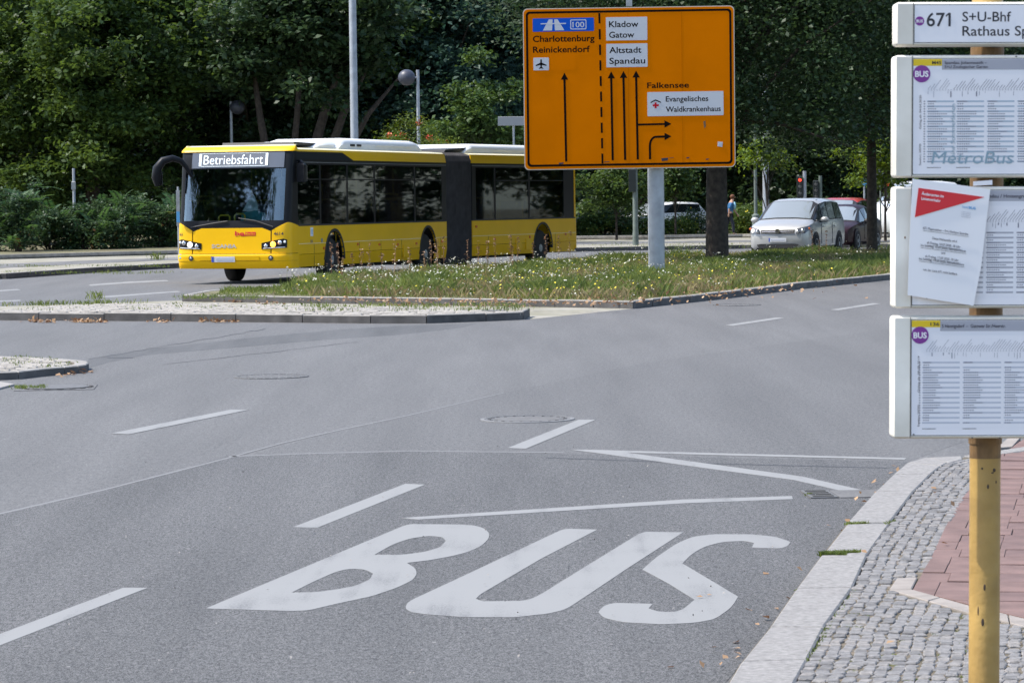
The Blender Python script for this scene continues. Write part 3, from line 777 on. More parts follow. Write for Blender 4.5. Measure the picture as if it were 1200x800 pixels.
def patch(name, m, parent, t0, t1, zlo, zhi, off, nt=24, nz=4, thick=.015, ulin=True):
    b = MB(); f0 = zlo if callable(zlo) else (lambda t: zlo); f1 = zhi if callable(zhi) else (lambda t: zhi)
    g = []
    for i in range(nt+1):
        t = t0+(t1-t0)*i/nt; col = []
        for j in range(nz+1):
            z = f0(t)+(f1(t)-f0(t))*j/nz; col.append((t,z))
        g.append(col)
    # ring round a slab: front layer out, back layer in
    base = 0
    for lay, o_ in ((0,off),(1,off-thick)):
        for col in g:
            for t,z in col: b.v.append(Fp(t,z,o_))
    n2 = nz+1; tot = (nt+1)*n2
    for i in range(nt):
        for j in range(nz):
            a = i*n2+j; b.f.append((a, a+1, a+n2+1, a+n2)); b.f.append((tot+a, tot+a+n2, tot+a+n2+1, tot+a+1))
    def edge(a, c): b.f.append((a, c, c+tot, a+tot))
    for i in range(nt): edge(i*n2, (i+1)*n2); edge((i+1)*n2+nz, i*n2+nz)
    for j in range(nz): edge(j+1, j); edge(nt*n2+j, nt*n2+j+1)
    b.m = [0]*len(b.f)
    return b.build(name, m, parent, smooth=True, recalc=True)
uu = lambda u: T(u)
# front shell
shell = patch('front_shell', 'bus_black', bus, -1, 1, .36, 1.36, 0, 40, 10, .02)
cut = patch('windscreen_surround', 'bus_black', bus, -1, 1, 2.47, 2.86, 0, 40, 4, .02)
for s_ in (-1,1):
    patch('screen_pillar', 'bus_black', bus, T(s_*1.17), s_*1.0, 1.36, 2.47, 0, 12, 8, .03)
ws = patch('windscreen', 'glass_front', bus, T(-1.17), T(1.17), 1.33, 2.48, -.006, 36, 10, .008)
# centre panel, corner panels, bumper
def ptop(t):
    u = abs(Fp(t,1.2)[1]); return 1.20-.07*max(0,(u-.70))/.2
patch('front_flap', 'bus_yellow', bus, T(-.90), T(.90), .655, ptop, .016, 30, 5, .02)
def flo(s_):
    def f(t):
        return .655
    return f
def fhi(t):
    u = abs(Fp(t,1.2)[1]); x = Fp(t,1.2)[0]
    k = max(0,min(1,(u-.86)/.40)); return 1.09+.23*k**.8-(.08*max(0,(x-.15)/.45) if x > .15 else 0)
def flo2(t): return .655
for s_ in (-1,1):
    a, c = T(s_*.925), s_*1.0
    patch('corner_panel', 'bus_yellow', bus, a, c, flo2, fhi, .018, 20, 6, .025)
patch('bumper', 'bus_yellow', bus, -1, 1, .50, .645, .030, 44, 4, .03)
patch('bumper_lip', 'bus_yellow', bus, -1, 1, .335, .496, .020, 44, 3, .03)
def dlo(t): return .47
patch('bumper_recess', 'bus_yellow', bus, T(-.72), T(.66), .515, .60, .040, 20, 2, .015)
patch('forehead', 'bus_yellow', bus, -1, 1, 2.84, 2.955, .03, 44, 6, .04)
patch('forehead_top', 'bus_roof_cream', bus, -1, 1, 2.95, 2.984, .028, 44, 3, .04)
# display
dp = patch('display_panel', 'display_glass', bus, T(-1.02), T(1.12), 2.49, 2.82, .014, 24, 3, .012)
fl = patch('display_field', 'display_field', dp, T(-.83), T(.72), 2.53, 2.80, .022, 20, 2, .01)
def frontplane(a, b_, d):
    p = Fp(T(max(-1.2,min(1.2,a))), b_, .026+d); return p
for (u0,u1,z0,z1) in ((-.845,-.795,2.535,2.80),(.70,.75,2.535,2.80)): patch('display_bar', 'led_white', dp, T(u0), T(u1), z0, z1, .028, 4, 1, .006)
for (z0,z1) in ((2.524,2.530),(2.803,2.808)): patch('display_bar', 'led_white', dp, T(-.79), T(.69), z0, z1, .028, 20, 1, .006)
lettering('Betriebsfahrt', -.74, .64, 2.570, .195, frontplane, 'led_white', dp, bold=-.008)
# writing on the front
lettering('SCANIA', -.46, .12, .775, .085, lambda a,b_,d: Fp(T(a),b_,.022+d), 'letter_grey', bus, bold=.03)
patch('logo_plate', 'logo_red', bus, T(.32), T(.56), 1.035, 1.115, .022, 4, 1, .006)
lettering('be', .08, .30, 1.04, .10, lambda a,b_,d: Fp(T(a),b_,.024+d), 'logo_red', bus, bold=.03)
lettering('Berlin', .34, .54, 1.055, .045, lambda a,b_,d: Fp(T(a),b_,.026+d), 'bus_yellow', bus)
patch('logo_plate', 'logo_red', bus, T(.22), T(.34), 1.028, 1.045, .022, 4, 1, .006)
lettering('4614', .97, 1.17, 1.04, .07, lambda a,b_,d: Fp(T(a),b_,.024+d), 'print_dark', bus, bold=.01)
lettering('4614', -1.23, -1.15, 1.04, .07, lambda a,b_,d: Fp(T(a),b_,.024+d), 'print_dark', bus, bold=.01)
# number plate with a blurred face
npb = patch('number_plate', 'plate_white', bus, T(-.42), T(.10), .475, .595, .05, 6, 1, .02)
patch('plate_band', 'plate_blue', npb, T(-.44), T(-.385), .475, .595, .056, 2, 1, .012)
patch('plate_print', 'print_light', npb, T(-.33), T(.06), .505, .565, .054, 4, 1, .004)
# headlights
for s_ in (-1,1):
    a, c = T(s_*.70), T(s_*1.235)
    def hlo(t, s_=s_):
        u = abs(Fp(t,.9)[1]); k = (u-.66)/.6; return .745+.03*k
    def hhi(t, s_=s_):
        u = abs(Fp(t,.9)[1]); k = max(0,min(1,(u-.66)/.6)); return .87+.115*k-.05*max(0,(k-.85)/.15)
    hl = patch('headlight', 'bus_black', bus, a, c, hlo, hhi, .030, 16, 3, .02)
    for q,(u,z,r,m) in enumerate(((.80,.815,.045,'chrome'),(.955,.85,.062,'indicator_glow' if s_>0 else 'lamp_glow'),(1.10,.885,.048,'chrome'),(1.19,.90,.03,'white_plastic'))):
        b = MB(); p = Fp(T(s_*u),z,.04); b.sphere(p, r, 10, 6, (.35,1,1)); b.build('lamp', m, hl, smooth=True)
    patch('lamp_strip', 'white_plastic', hl, T(s_*.74), T(s_*1.2), lambda t: hlo(t)+.008, lambda t: hlo(t)+.022, .035, 12, 1, .006)
    b = MB(); p = Fp(T(s_*.92),.56,.032); b.lathe([(.055,-.012),(.055,.012),(.04,.014),(.005,.004)], 14, 'X', p, cap=True)
    o = b.build('fog_light', 'bus_trim', bus, smooth=True); 
    b = MB(); b.sphere(Fp(T(s_*.92),.56,.04), .032, 10, 6, (.4,1,1)); b.build('lamp', 'grey_metal', o, smooth=True)
patch('badge', 'print_sky', bus, T(-1.215), T(-1.165), .56, .65, .036, 3, 1, .006)
# wipers
for (u0,u1,z1) in ((-.95,-.1,1.30),(.95,.15,1.36)):
    b = MB(); b.tube([Fp(T(u0),1.22,.03),Fp(T((u0+u1)/2),z1-.01,.035),Fp(T(u1),z1+.05,.03)], .014, 6); wv = b.build('wiper', 'bus_trim', bus)
# ---- side walls
ARC = .60; WZ = .47
def arch_poly(x0, x1, z0, z1, wheels):
    out = [(x0,z0)]
    for xw in wheels:
        h = z0-WZ; dx = math.sqrt(max(0,ARC**2-h*h))
        a0 = math.atan2(h, -dx); a1 = math.atan2(h, dx)
        if a0 < 0: a0 += 2*math.pi
        for k in range(15):
            a = a0+(a1-a0)*k/14
            zz = WZ+ARC*math.sin(a)*1.05; zz = max(z0, zz) if k in (0,14) else zz
            out.append((xw+ARC*math.cos(a)*.93, z0 if k in (0,14) else max(z0,zz)))
    out += [(x1,z0),(x1,z1),(x0,z1)]
    return out
def sidewall(parent, x0, x1, wheels, panes, sgn, ybase=BW, rear=False):
    """sgn +1: the side that faces the viewer"""
    def fn(dy): return lambda a,b_,d: (a, SGN*sgn*(ybase+dy+d), b_)
    def put(name, m, poly, d0, d1, par=None, holes=(), dy=0):
        b = MB(); b.plane_poly(poly, fn(dy), d0, d1, holes); return b.build(name, m, par or parent, recalc=True)
    put('side_panel', 'bus_yellow', arch_poly(x0,x1,.62,1.225,wheels), -.03, .0)
    # skirt leans inwards
    ed = lambda z: .93*math.sqrt(max(0,ARC**2-((z-WZ)/1.05)**2)); lims = [(x0,None)]
    cuts = [None]+list(wheels)+[None]
    for k_ in range(len(cuts)-1):
        zs = [.345,.41,.47,.54,.612]
        left = [(cuts[k_]+ed(z),z) for z in zs] if cuts[k_] else [(x0,.345),(x0,.612)]
        right = [(cuts[k_+1]-ed(z),z) for z in zs] if cuts[k_+1] else [(x1,.345),(x1,.612)]
        b = MB(); b.plane_poly(right+left[::-1], lambda a,b_,d: (a, SGN*sgn*(ybase+d-(.612-b_)*.16), b_), -.03, .006)
        b.build('skirt_panel', 'bus_yellow', parent, recalc=True)
    put('crease_line', 'bus_roof_cream', arch_poly(x0,x1,.842,.855,[]), 0, .004) if not wheels else None
    segs = []; xs = x0
    for xw in wheels: segs.append((xs, xw-.5)); xs = xw+.5
    segs.append((xs,x1))
    for a,c in segs: put('crease_line', 'bus_roof_cream', [(a,.838),(c,.838),(c,.850),(a,.850)], 0, .004)
    for a in np.arange(x0+.9, x1-.2, 1.35):
        if all(abs(a-xw) > .75 for xw in wheels):
            put('panel_gap', 'bus_trim', [(a,.35),(a+.012,.35),(a+.012,.83),(a,.83)], 0, .003)
    # wheel arches
    for xw in wheels:
        arc = []
        for rr in (ARC, ARC+.05):
            L = [(xw+rr*math.cos(math.pi*k/20)*.93, WZ-.06+rr*1.05*math.sin(math.pi*k/20)+.06) for k in range(21)]
            arc.append(L)
        put('wheel_arch', 'bus_trim', arc[1]+arc[0][::-1], -.05, .012)
    # windows
    zb, zt_ = 1.245, 2.555
    put('belt_strip', 'bus_trim', [(x0,1.225),(x1,1.225),(x1,1.262),(x0,1.262)], -.03, .004)
    put('head_strip', 'bus_black', [(x0,2.55),(x1,2.55),(x1,2.66),(x0,2.66)], -.03, .0)
    put('drip_rail', 'grey_metal', [(x0,2.592),(x1,2.592),(x1,2.605),(x0,2.605)], 0, .006)
    xs = x0
    for (a,c) in panes:
        if a-xs > .005: put('window_pillar', 'bus_black', [(xs,1.262),(a,1.262),(a,2.55),(xs,2.55)], -.03, -.001)
        wv = put('side_window', 'glass_tint', [(a,1.262),(c,1.262),(c,2.55),(a,2.55)], -.012, -.004)
        if c-a > 1.2 and sgn > 0: put('vent_bar', 'bus_black', [(a+.02,2.22),(c-.02,2.22),(c-.02,2.245),(a+.02,2.245)], -.003, .002, wv)
        xs = c
    if x1-xs > .005: put('window_pillar', 'bus_black', [(xs,1.262),(x1,1.262),(x1,2.55),(xs,2.55)], -.03, -.001)
    return put
put = sidewall(bus, XC, 10.05, [2.7,8.72], [(XC+.03,1.86),(1.95,3.46),(3.55,5.15),(5.24,7.80),(7.89,9.72)], 1)
sidewall(bus, XC, 10.05, [2.7,8.72], [(XC+.1,2.1),(3.55,5.15),(5.24,7.80),(7.89,9.72)], -1)
# roof edge: black swoosh at the front, then the yellow cantrail
for sg in (1,-1):
    for nm, m, poly in (('cantrail','bus_yellow',[(XC,2.83),(3.3,2.83),(3.9,2.66),(10.05,2.66),(10.05,2.875),(XC,2.875)]),
                        ('roof_window','bus_black',[(XC,2.66),(3.89,2.66),(3.29,2.828),(XC,2.828)])):
        b = MB(); b.plane_poly(poly, lambda a,b_,d: (a, SGN*sg*(BW+d-max(0,b_-2.75)*.35), b_), -.03, .004); b.build(nm, m, bus, recalc=True)
# plates and markers on the near side
def onside(parent, name, m, x0,x1,z0,z1,d=.010):
    b = MB(); b.plane_poly([(x0,z0),(x1,z0),(x1,z1),(x0,z1)], lambda a,b_,dd: (a, SGN*(BW+dd), b_), 0, d); return b.build(name, m, parent, recalc=True)
onside(bus,'sticker','white_plastic',1.30,1.44,1.0,1.19)
onside(bus,'sticker_print','print_sky',1.35,1.39,1.04,1.15,.012)
onside(bus,'flap','pole_yellow',1.30,1.42,.86,.92)
b = MB(); b.lathe([(.05,0),(.05,.02),(.01,.03)],12,'Y',(1.95,SGN*BW-.012,.90)); b.build('filler_cap','grey_metal',bus)
for x,z in ((2.02,.70),(4.05,.75),(5.4,.72),(6.6,.7),(7.85,.70),(9.65,.72)):
    onside(bus,'side_marker','orange_lens',x,x+.09,z,z+.055,.016)
onside(bus,'service_flap','bus_yellow',7.0,7.35,.42,.72,.012)
# roof
def roof(parent, x0, x1, x0b=None):
    prof = [(-BW+.045,2.86),(-BW+.10,2.90),(-.9,2.925),(0,2.945),(.9,2.925),(BW-.10,2.90),(BW-.045,2.86)]
    b = MB(); rs = []
    for x in (x0,x1): rs.append([(x,SGN*u,z) for u,z in prof]+[(x,SGN*u,z-.05) for u,z in prof[::-1]])
    b.rings(rs); return b.build('roof','bus_roof_cream',parent,smooth=True,recalc=True)
roof(bus, .55, 10.05)
# roof units
def unit(parent, name, x0, x1, w_, z0, h, slope0=.5, slope1=.3, yo=0.0, m='white_plastic'):
    b = MB(); L = x1-x0
    st = [(0,.25),(slope0*.35,.7),(slope0*.8,.95),(slope0,1),(L-slope1,1),(L-slope1*.4,.85),(L,.35)]
    rs = []
    for dx,k in st:
        hh = h*k; rs.append([(x0+dx,SGN*(yo+w_*s1),z0+hh*s2) for s1,s2 in ((-.5,0),(-.5,.55),(-.47,.85),(-.4,1),(.4,1),(.47,.85),(.5,.55),(.5,0))])
    b.rings(rs); return b.build(name, m, parent, smooth=True, recalc=True)
ac = unit(bus,'air_conditioner',3.9,9.3,1.9,2.91,.27,.55,.4)
unit(ac,'unit_rib',6.2,8.6,1.93,3.02,.03,.1,.1)
unit(ac,'low_cover',2.7,4.4,1.7,2.915,.19,.9,.2)
for x in (4.75,5.15): 
    b = MB(); b.box((x,SGN*.955,3.02),(.26,.02,.05)); b.build('vent_slot','bus_trim',ac)
hatch = MB(); hatch.plane_poly([(1.75,2.99),(1.8,3.06),(3.6,3.04),(3.75,3.0),(3.6,2.985)], lambda a,b_,d:(a,d,b_), -.75, .95); hatch.build('roof_hatch','bus_trim',bus,recalc=True)
b = MB(); b.lathe([(.05,2.93),(.05,3.02),(.01,3.04)],8,'Z',(2.2,SGN*.2,0)); b.build('roof_beacon','orange_lens',bus)
# underbody, floor, wheels
def wheel(parent, x, u, steer=0.0):
    t = bpy.data.objects.new('wheel', None); C.objects.link(t); t.parent = parent; t.location = (x,SGN*u,WZ); t.rotation_euler=(0,0,steer)
    b = MB(); b.lathe([(.29,-.14),(.40,-.15),(.455,-.13),(.478,-.09),(.478,.09),(.455,.13),(.40,.15),(.29,.14)],28,'Y'); 
    ty = b.build('tyre','rubber',t,smooth=True)
    o_ = -1 if u > 0 else 1
    b = MB(); b.lathe([(.295,.0),(.295,o_*.13),(.27,o_*.135),(.25,o_*.06),(.16,o_*.045),(.12,o_*.12),(.09,o_*.15),(.01,o_*.155)],24,'Y',cap=False); b.build('rim','rim_metal',t,smooth=True)
    return t
for x,u in ((2.7,1.10),(2.7,-1.10),(8.72,1.10),(8.72,-1.10)): wheel(bus,x,u,R(6) if x<3 else 0)
b = MB(); b.box((1.3,0,.40),(1.5,2.3,.16)); b.box((5.7,0,.36),(4.6,2.3,.2)); b.box((9.8,0,.36),(.5,2.2,.2)); b.box((2.7,0,.52),(1.5,1.4,.3)); b.box((8.72,0,.52),(1.5,1.4,.3))
b.build('underbody','undercarriage',bus)
for sg in (1,-1):
    b = MB()
    for xw in (2.7,8.72): b.box((xw,sg*.84,.75),(1.3,.05,.85)); b.box((xw,sg*1.05,1.17),(1.3,.38,.04))
    b.build('wheel_well','undercarriage',bus)
b = MB(); b.box((5.45,0,.78),(8.9,2.40,.05)); b.build('floor','interior_grey',bus)
b = MB(); b.box((5.45,0,2.84),(8.9,2.4,.03)); b.build('ceiling','interior_grey',bus)
# cab: dashboard, steering wheel, seats, rails
b = MB(); b.prism([(.42,-1.05),(.62,-1.12),(.95,-.2),(.95,1.12),(.35,1.1),(.25,.5),(.25,-.5)],.8,1.31,.04); b.build('dashboard','bus_trim',bus)
b = MB(); b.tube([(.98+.03*math.cos(a),SGN*.62+.23*math.cos(a),1.42+.2*math.sin(a)) for a in np.linspace(0,2*math.pi,18)],.016,6); b.build('steering_wheel','bus_trim',bus)
def seat(parent, x, u, m='seat_blue', zz=1.12, h=.62):
    b = MB(); b.box((x+.04,SGN*u,zz),(.42,.42,.09),0,.02); b.box((x+.25,SGN*u,zz+h/2),(.07,.42,h),0,.02)
    o = b.build('seat',m,parent); return o
seat(bus,1.55,.62,'bus_trim',1.15,.75)
b = MB(); b.box((2.05,SGN*.65,1.55),(.04,1.05,1.5)); b.build('cab_wall','interior_grey',bus)
# yellow bow at the front passenger side and papers in the cab
def bow(parent, x, u, z, w_, h, ax='u', m='rail_yellow', r=.02):
    b = MB()
    if ax=='u': pts = [(x,SGN*(u-w_/2),z),(x,SGN*(u-w_/2),z+h*.8),(x,SGN*(u-w_*.35),z+h),(x,SGN*(u+w_*.35),z+h),(x,SGN*(u+w_/2),z+h*.8),(x,SGN*(u+w_/2),z)]
    else: pts = [(x-w_/2,SGN*u,z),(x-w_/2,SGN*u,z+h*.8),(x-w_*.4,SGN*u,z+h),(x+w_*.4,SGN*u,z+h),(x+w_/2,SGN*u,z+h*.8),(x+w_/2,SGN*u,z)]
    b.tube(pts,r,6); return b.build('handrail',m,parent,smooth=True)
bow(bus,1.0,-.22,1.30,.24,.20); bow(bus,1.3,-.72,1.30,.26,.17); 
b = MB(); b.plane_poly([(-.25,1.56),(.12,1.52),(.08,1.72),(-.02,1.90),(-.14,1.80)], lambda a,b_,d:(1.2+d+(b_-1.5)*.3,SGN*a,b_), 0,.02); b.build('paper','paper_white',bus,recalc=True)
b = MB(); b.plane_poly([(-.25,1.33),(.3,1.33),(.33,1.5),(.1,1.57),(-.22,1.52)], lambda a,b_,d:(1.1+d,SGN*a,b_), 0,.1); b.build('cab_desk','teal_box',bus,recalc=True)
def inside(parent, xs):
    for k,x in enumerate(xs):
        for u in (.85,.35,-.85):
            seat(parent,x,u,'seat_blue' if (k+int(u*3))%3 else 'seat_back',1.12,.58)
        bow(parent,x+.32,.62,1.62,.9,.18)
    for x in xs[::2]:
        b = MB(); b.tube([(x+.3,SGN*.18,.8),(x+.3,SGN*.18,2.8)],.018,6); b.tube([(x+.9,SGN*-.4,.8),(x+.9,SGN*-.4,2.8)],.018,6); b.build('pole','rail_yellow',parent)
        b = MB(); b.box((x+.3,SGN*.18,1.62),(.10,.10,.2)); b.build('ticket_box','teal_box',parent)
inside(bus,[3.5,4.4,5.3,6.6,7.5,8.4,9.1])
bow(bus,4.7,1.05,1.38,1.1,.62,'x'); bow(bus,6.9,1.0,1.36,1.4,.55,'x')
# mirrors
b = MB(); pts = [(.30,SGN*-1.02,2.30),(.22,SGN*-1.12,2.52),(.12,SGN*-1.20,2.66),(.02,SGN*-1.34,2.715),(-.08,SGN*-1.52,2.665),(-.14,SGN*-1.635,2.50),(-.15,SGN*-1.655,2.30),(-.14,SGN*-1.64,2.12)]
b.tube(pts,[.03,.05,.06,.07,.085,.10,.105,.05],12); ml = b.build('wing_mirror','bus_black',bus,smooth=True)
b = MB(); b.box((-.04,SGN*-1.64,2.28),(.02,.16,.30)); b.build('mirror_glass','chrome',ml)
b = MB(); b.tube([(.7,SGN*1.24,2.60),(.62,SGN*1.38,2.62),(.56,SGN*1.44,2.56)],[.035,.035,.05],8); mr = b.build('wing_mirror','bus_black',bus,smooth=True)
b = MB(); b.box((.56,SGN*1.43,2.38),(.14,.17,.42),0,.05); b.build('mirror_housing','bus_black',mr)
b = MB(); b.box((.64,SGN*1.44,2.36),(.01,.18,.34)); b.build('mirror_glass','chrome',mr)
# ---- rear section
rs_ = Vector((.43,.903)).normalized(); rn = Vector((rs_.y,-rs_.x))
jn = Vector((-1.29,73.9))-rn*BW
rear = bpy.data.objects.new('rear_section', None); C.objects.link(rear); rear.parent = bus
RW = Matrix.Translation((jn.x,jn.y,0)) @ Matrix.Rotation(math.atan2(rs_.y,rs_.x),4,'Z')
BWM = Matrix.Translation((nose.x,nose.y,0)) @ Matrix.Rotation(math.atan2(side.y,side.x),4,'Z')
REL = BWM.inverted() @ RW; rear.matrix_basis = REL
RE = 7.05
sidewall(rear, .78, RE, [4.96], [(1.0,2.05),(2.14,4.10),(4.19,6.30)], 1)
sidewall(rear, .78, RE, [4.96], [(1.0,2.05),(2.14,4.10),(4.19,6.30)], -1)
for sg in (1,-1):
    b = MB(); b.plane_poly([(.78,2.66),(RE,2.66),(RE,2.875),(.78,2.875)], lambda a,b_,d: (a, SGN*sg*(BW+d-max(0,b_-2.75)*.35), b_), -.03, .004); b.build('cantrail','bus_yellow',rear,recalc=True)
roof(rear,.78,RE+.06)
ac2 = unit(rear,'air_conditioner',1.1,5.6,1.9,2.91,.25,.5,.5)
unit(ac2,'unit_rib',2.8,5.0,1.93,3.0,.03,.1,.1)
b = MB(); b.plane_poly([(.05,2.93),(.15,3.0),(1.3,3.06),(1.9,3.03),(1.9,2.99),(1.0,2.97)], lambda a,b_,d:(a,d,b_), -.9,.9); b.build('roof_hatch','bus_trim',rear,recalc=True)
# rear end: rounded yellow corner column and bumper
b = MB()
rs2 = []
for z,ins in ((.42,.0),(.62,.0),(1.25,.02),(2.86,.10)):
    rs2.append([(RE-.02,SGN*BW,z),(RE+.10-ins,SGN*(BW-.02),z),(RE+.2-ins,SGN*(BW-.12),z),(RE+.25-ins,0,z),(RE+.2-ins,SGN*-(BW-.12),z),(RE+.1-ins,SGN*-(BW-.02),z),(RE-.02,SGN*-BW,z)])
b.rings(rs2); b.build('rear_panel','bus_yellow',rear,recalc=True)
for sg in (1,-1):
    b = MB(); b.plane_poly([(RE-.09,1.262),(RE,1.262),(RE,2.66),(RE-.09,2.66)], lambda a,b_,d: (a, SGN*sg*(BW+d), b_), -.02, .006); b.build('rear_edge','bus_yellow',rear,recalc=True)
wheel(rear,4.96,1.10); wheel(rear,4.96,-1.10)
b = MB(); b.box((2.5,0,.38),(3.4,2.3,.2)); b.box((6.4,0,.42),(1.3,2.2,.16)); b.box((4.96,0,.52),(1.5,1.4,.3)); b.build('underbody','undercarriage',rear)
b = MB()
for sg in (1,-1): b.box((4.96,sg*.84,.75),(1.3,.05,.85)); b.box((4.96,sg*1.05,1.17),(1.3,.38,.04))
b.build('wheel_well','undercarriage',rear)
b = MB(); b.box((3.9,0,.78),(6.2,2.4,.05)); b.build('floor','interior_grey',rear)
b = MB(); b.box((3.9,0,2.84),(6.2,2.4,.03)); b.build('ceiling','interior_grey',rear)
for x,z in ((.95,1.05),(2.0,.72),(4.1,.74),(6.35,.78)): onside(rear,'side_marker','orange_lens',x,x+.09,z,z+.06,.016)
for x in (3.3,3.9): onside(rear,'service_flap','bus_yellow',x,x+.35,.45,.74,.012)
inside(rear,[1.5,2.6,3.6,5.0])
# ---- bellows
b = MB(); rings_ = []
NP = 25
A = Matrix.Identity(4)
for i in range(NP):
    k = i/(NP-1); fold = .07 if i%2 else 0.0
    W0 = 1.245+fold-.012; zt2 = 2.86+fold*.8; zb2 = .24-fold
    sect = [(-W0,zb2),(-W0,zt2-.2),(-W0+.05,zt2-.06),(-W0+.2,zt2),(0,zt2+.02),(W0-.2,zt2),(W0-.05,zt2-.06),(W0,zt2-.2),(W0,zb2)]
    ring = []
    for u,z in sect:
        p0 = Vector((10.03,SGN*u,z)); p1 = REL @ Vector((.80,SGN*u,z)); ring.append(tuple(p0.lerp(p1,k)))
    rings_.append(ring)
b.rings(rings_); b.build('bellows','bellows',bus,recalc=True)
for c_ in [o for o in bpy.data.objects if o.parent == rear]:
    c_.parent = bus; c_.matrix_basis = REL @ c_.matrix_basis
bpy.data.objects.remove(rear)
# ================================================================ orange direction sign on its post
sp = PD(770, 324, 59.7); SPX, SPY = sp.x, 59.7
SS = 234.4                                          # zoomed photo pixels per metre
sign = thing('direction_sign', 'big orange lane direction sign on a thick grey post in the grass', 'road sign', (SPX,SPY,.10), 0)
SROT = Matrix.Rotation(R(.25), 4, 'Y')
C0 = PD(600+550/4, 400/4, 59.55)                    # world point behind sign middle
C0 = C0 - Vector((SPX,SPY,.10))
def sgn(X, Y, d):                                   # zoomed coords -> local point (d towards the viewer)
    x = (X-550)/SS; z = -(Y-400)/SS
    x, z = x*math.cos(.006)-z*math.sin(.006)*0 , z + x*.0035
    return (C0.x+x, C0.y-d, C0.z+z)
def rrect(x0,y0,x1,y1,r,n=5):
    pts = []
    for cx,cy,a0 in ((x1-r,y0+r,-90),(x1-r,y1-r,0),(x0+r,y1-r,90),(x0+r,y0+r,180)):
        for k in range(n+1):
            a = R(a0+90*k/n); pts.append((cx+r*math.cos(a),cy+r*math.sin(a)))
    return pts
def sg(name, m, poly, d, parent=None, holes=(), th=.004):
    b = MB(); b.plane_poly(poly, lambda a,c,t: sgn(a,c,d+t), -th, 0, holes); return b.build(name, m, parent or sign, recalc=True)
sg('board', 'sign_rim', rrect(57,38,1042,788,22), .0, th=.05)
board = sg('face', 'sign_orange', rrect(61,42,1038,784,20), .003)
sg('border_line', 'sign_black', rrect(71,52,1028,773,18), .006, holes=[rrect(81,62,1018,763,12)[::-1]])
for xs in (300,545,795): sg('board_joint', 'sign_seam', [(xs,63),(xs+1.6,63),(xs+1.6,762),(xs,762)], .005) if xs != 300 else None
pst = MB(); pst.lathe([(.165,-.25),(.165,1.2),(.163,C0.z+1.45),(.02,C0.z+1.46)], 24, 'Z', (0,.13,0)); pst.build('post','galvanised',sign,smooth=True)
# the stub of the post above the board
b = MB(); b.box((C0.x+(.02),.05,C0.z+1.72),(.12,.08,.30)); b.build('post_head','grey_metal',sign)
b = MB(); b.lathe([(.17,-.2),(.175,.0),(.172,.05)],24,'Z',(0,.13,0)); b.build('post_collar','grey_metal',sign,smooth=True)
for zz in (-.9,0,.9):
    b = MB(); b.box((C0.x,C0.y+.09,C0.z+zz),(3.6,.05,.09)); b.build('cross_rail','grey_metal',sign)
# divider dashes
for y0,y1 in ((64,112),(138,186),(210,258),(283,330),(356,402),(428,474),(500,546),(572,620),(644,692),(716,762)):
    x = 413+(y0-64)*.011; sg('divider_dash','sign_black',[(x-4,y0),(x+5,y0),(x+5.5,y1),(x-3.5,y1)],.006)
def txt(s, X0, X1, Yb, cap, m, parent=None, bold=.012, d=.008, **k):
    return lettering(s, X0, X1, 0, cap, lambda a,b_,t: sgn(a, Yb-b_-(a-X0)*.0, d+t), m, parent or sign, bold=bold, depth=0, **k)
# motorway plate
p = sg('motorway_plate','sign_blue',rrect(103,84,388,146,4),.008)
q = .011
sg('motorway_symbol','sign_white',[(150,141),(178,90),(196,90),(193,141)],q,p)
sg('motorway_symbol','sign_white',[(206,141),(203,90),(219,90),(250,141)],q,p)
sg('motorway_symbol','sign_white',[(140,107),(258,107),(258,112),(140,112)],q+.001,p)
sg('number_frame','sign_white',rrect(278,92,353,138,6),q,p,holes=[rrect(282,96,349,134,4)[::-1]])
txt('100',288,343,128,25,'sign_white',p,d=q)
txt('Charlottenburg',103,390,193,29,'sign_black',bold=.014)
txt('Reinickendorf',103,368,243,29,'sign_black',bold=.014)
sg('patched_area','sign_orange',[(178,262),(302,260),(302,326),(178,328)],.0055)
sg('lettering','sign_white',[(288,110),(286,107),(293,102.5),(295,106)],q+.001,p)
p = sg('airport_plate','sign_white',rrect(104,266,176,325,3),.008)
sg('airplane_symbol','sign_black',[(140,272),(143,276),(144,290),(165,300),(165,305),(144,300),(143,309),(150,315),(150,318),(140,315.5),(130,318),(130,315),(137,309),(136,300),(115,305),(115,300),(136,290),(137,276)],q,p)
for (y0,y1,l1,l2,b1,b2,e1,e2) in ((84,192,'Kladow','Gatow',130,179,595,575),(207,316,'Altstadt','Spandau',250,300,608,625)):
    p = sg('town_plate','sign_white',rrect(444,y0,636,y1,3),.008)
    txt(l1,458,e1,b1,28,'sign_black',p,d=q); txt(l2,458,e2,b2,28,'sign_black',p,d=q)
txt('Falkensee',633,828,415,26,'sign_black',bold=.014)
p = sg('hospital_plate','sign_white',rrect(633,434,988,546,3),.008)
txt('Evangelisches',719,917,479,25,'sign_black',p,d=q); txt('Waldkrankenhaus',719,975,527,25,'sign_black',p,d=q)
sg('cross_symbol','sign_red',[(667,482),(676,482),(676,491),(686,491),(686,500),(676,500),(676,509),(667,509),(667,500),(658,500),(658,491),(667,491)],q,p)
sg('roof_symbol','sign_black',[(648,480),(671,468),(697,480),(697,485),(671,474),(648,485)],q,p)
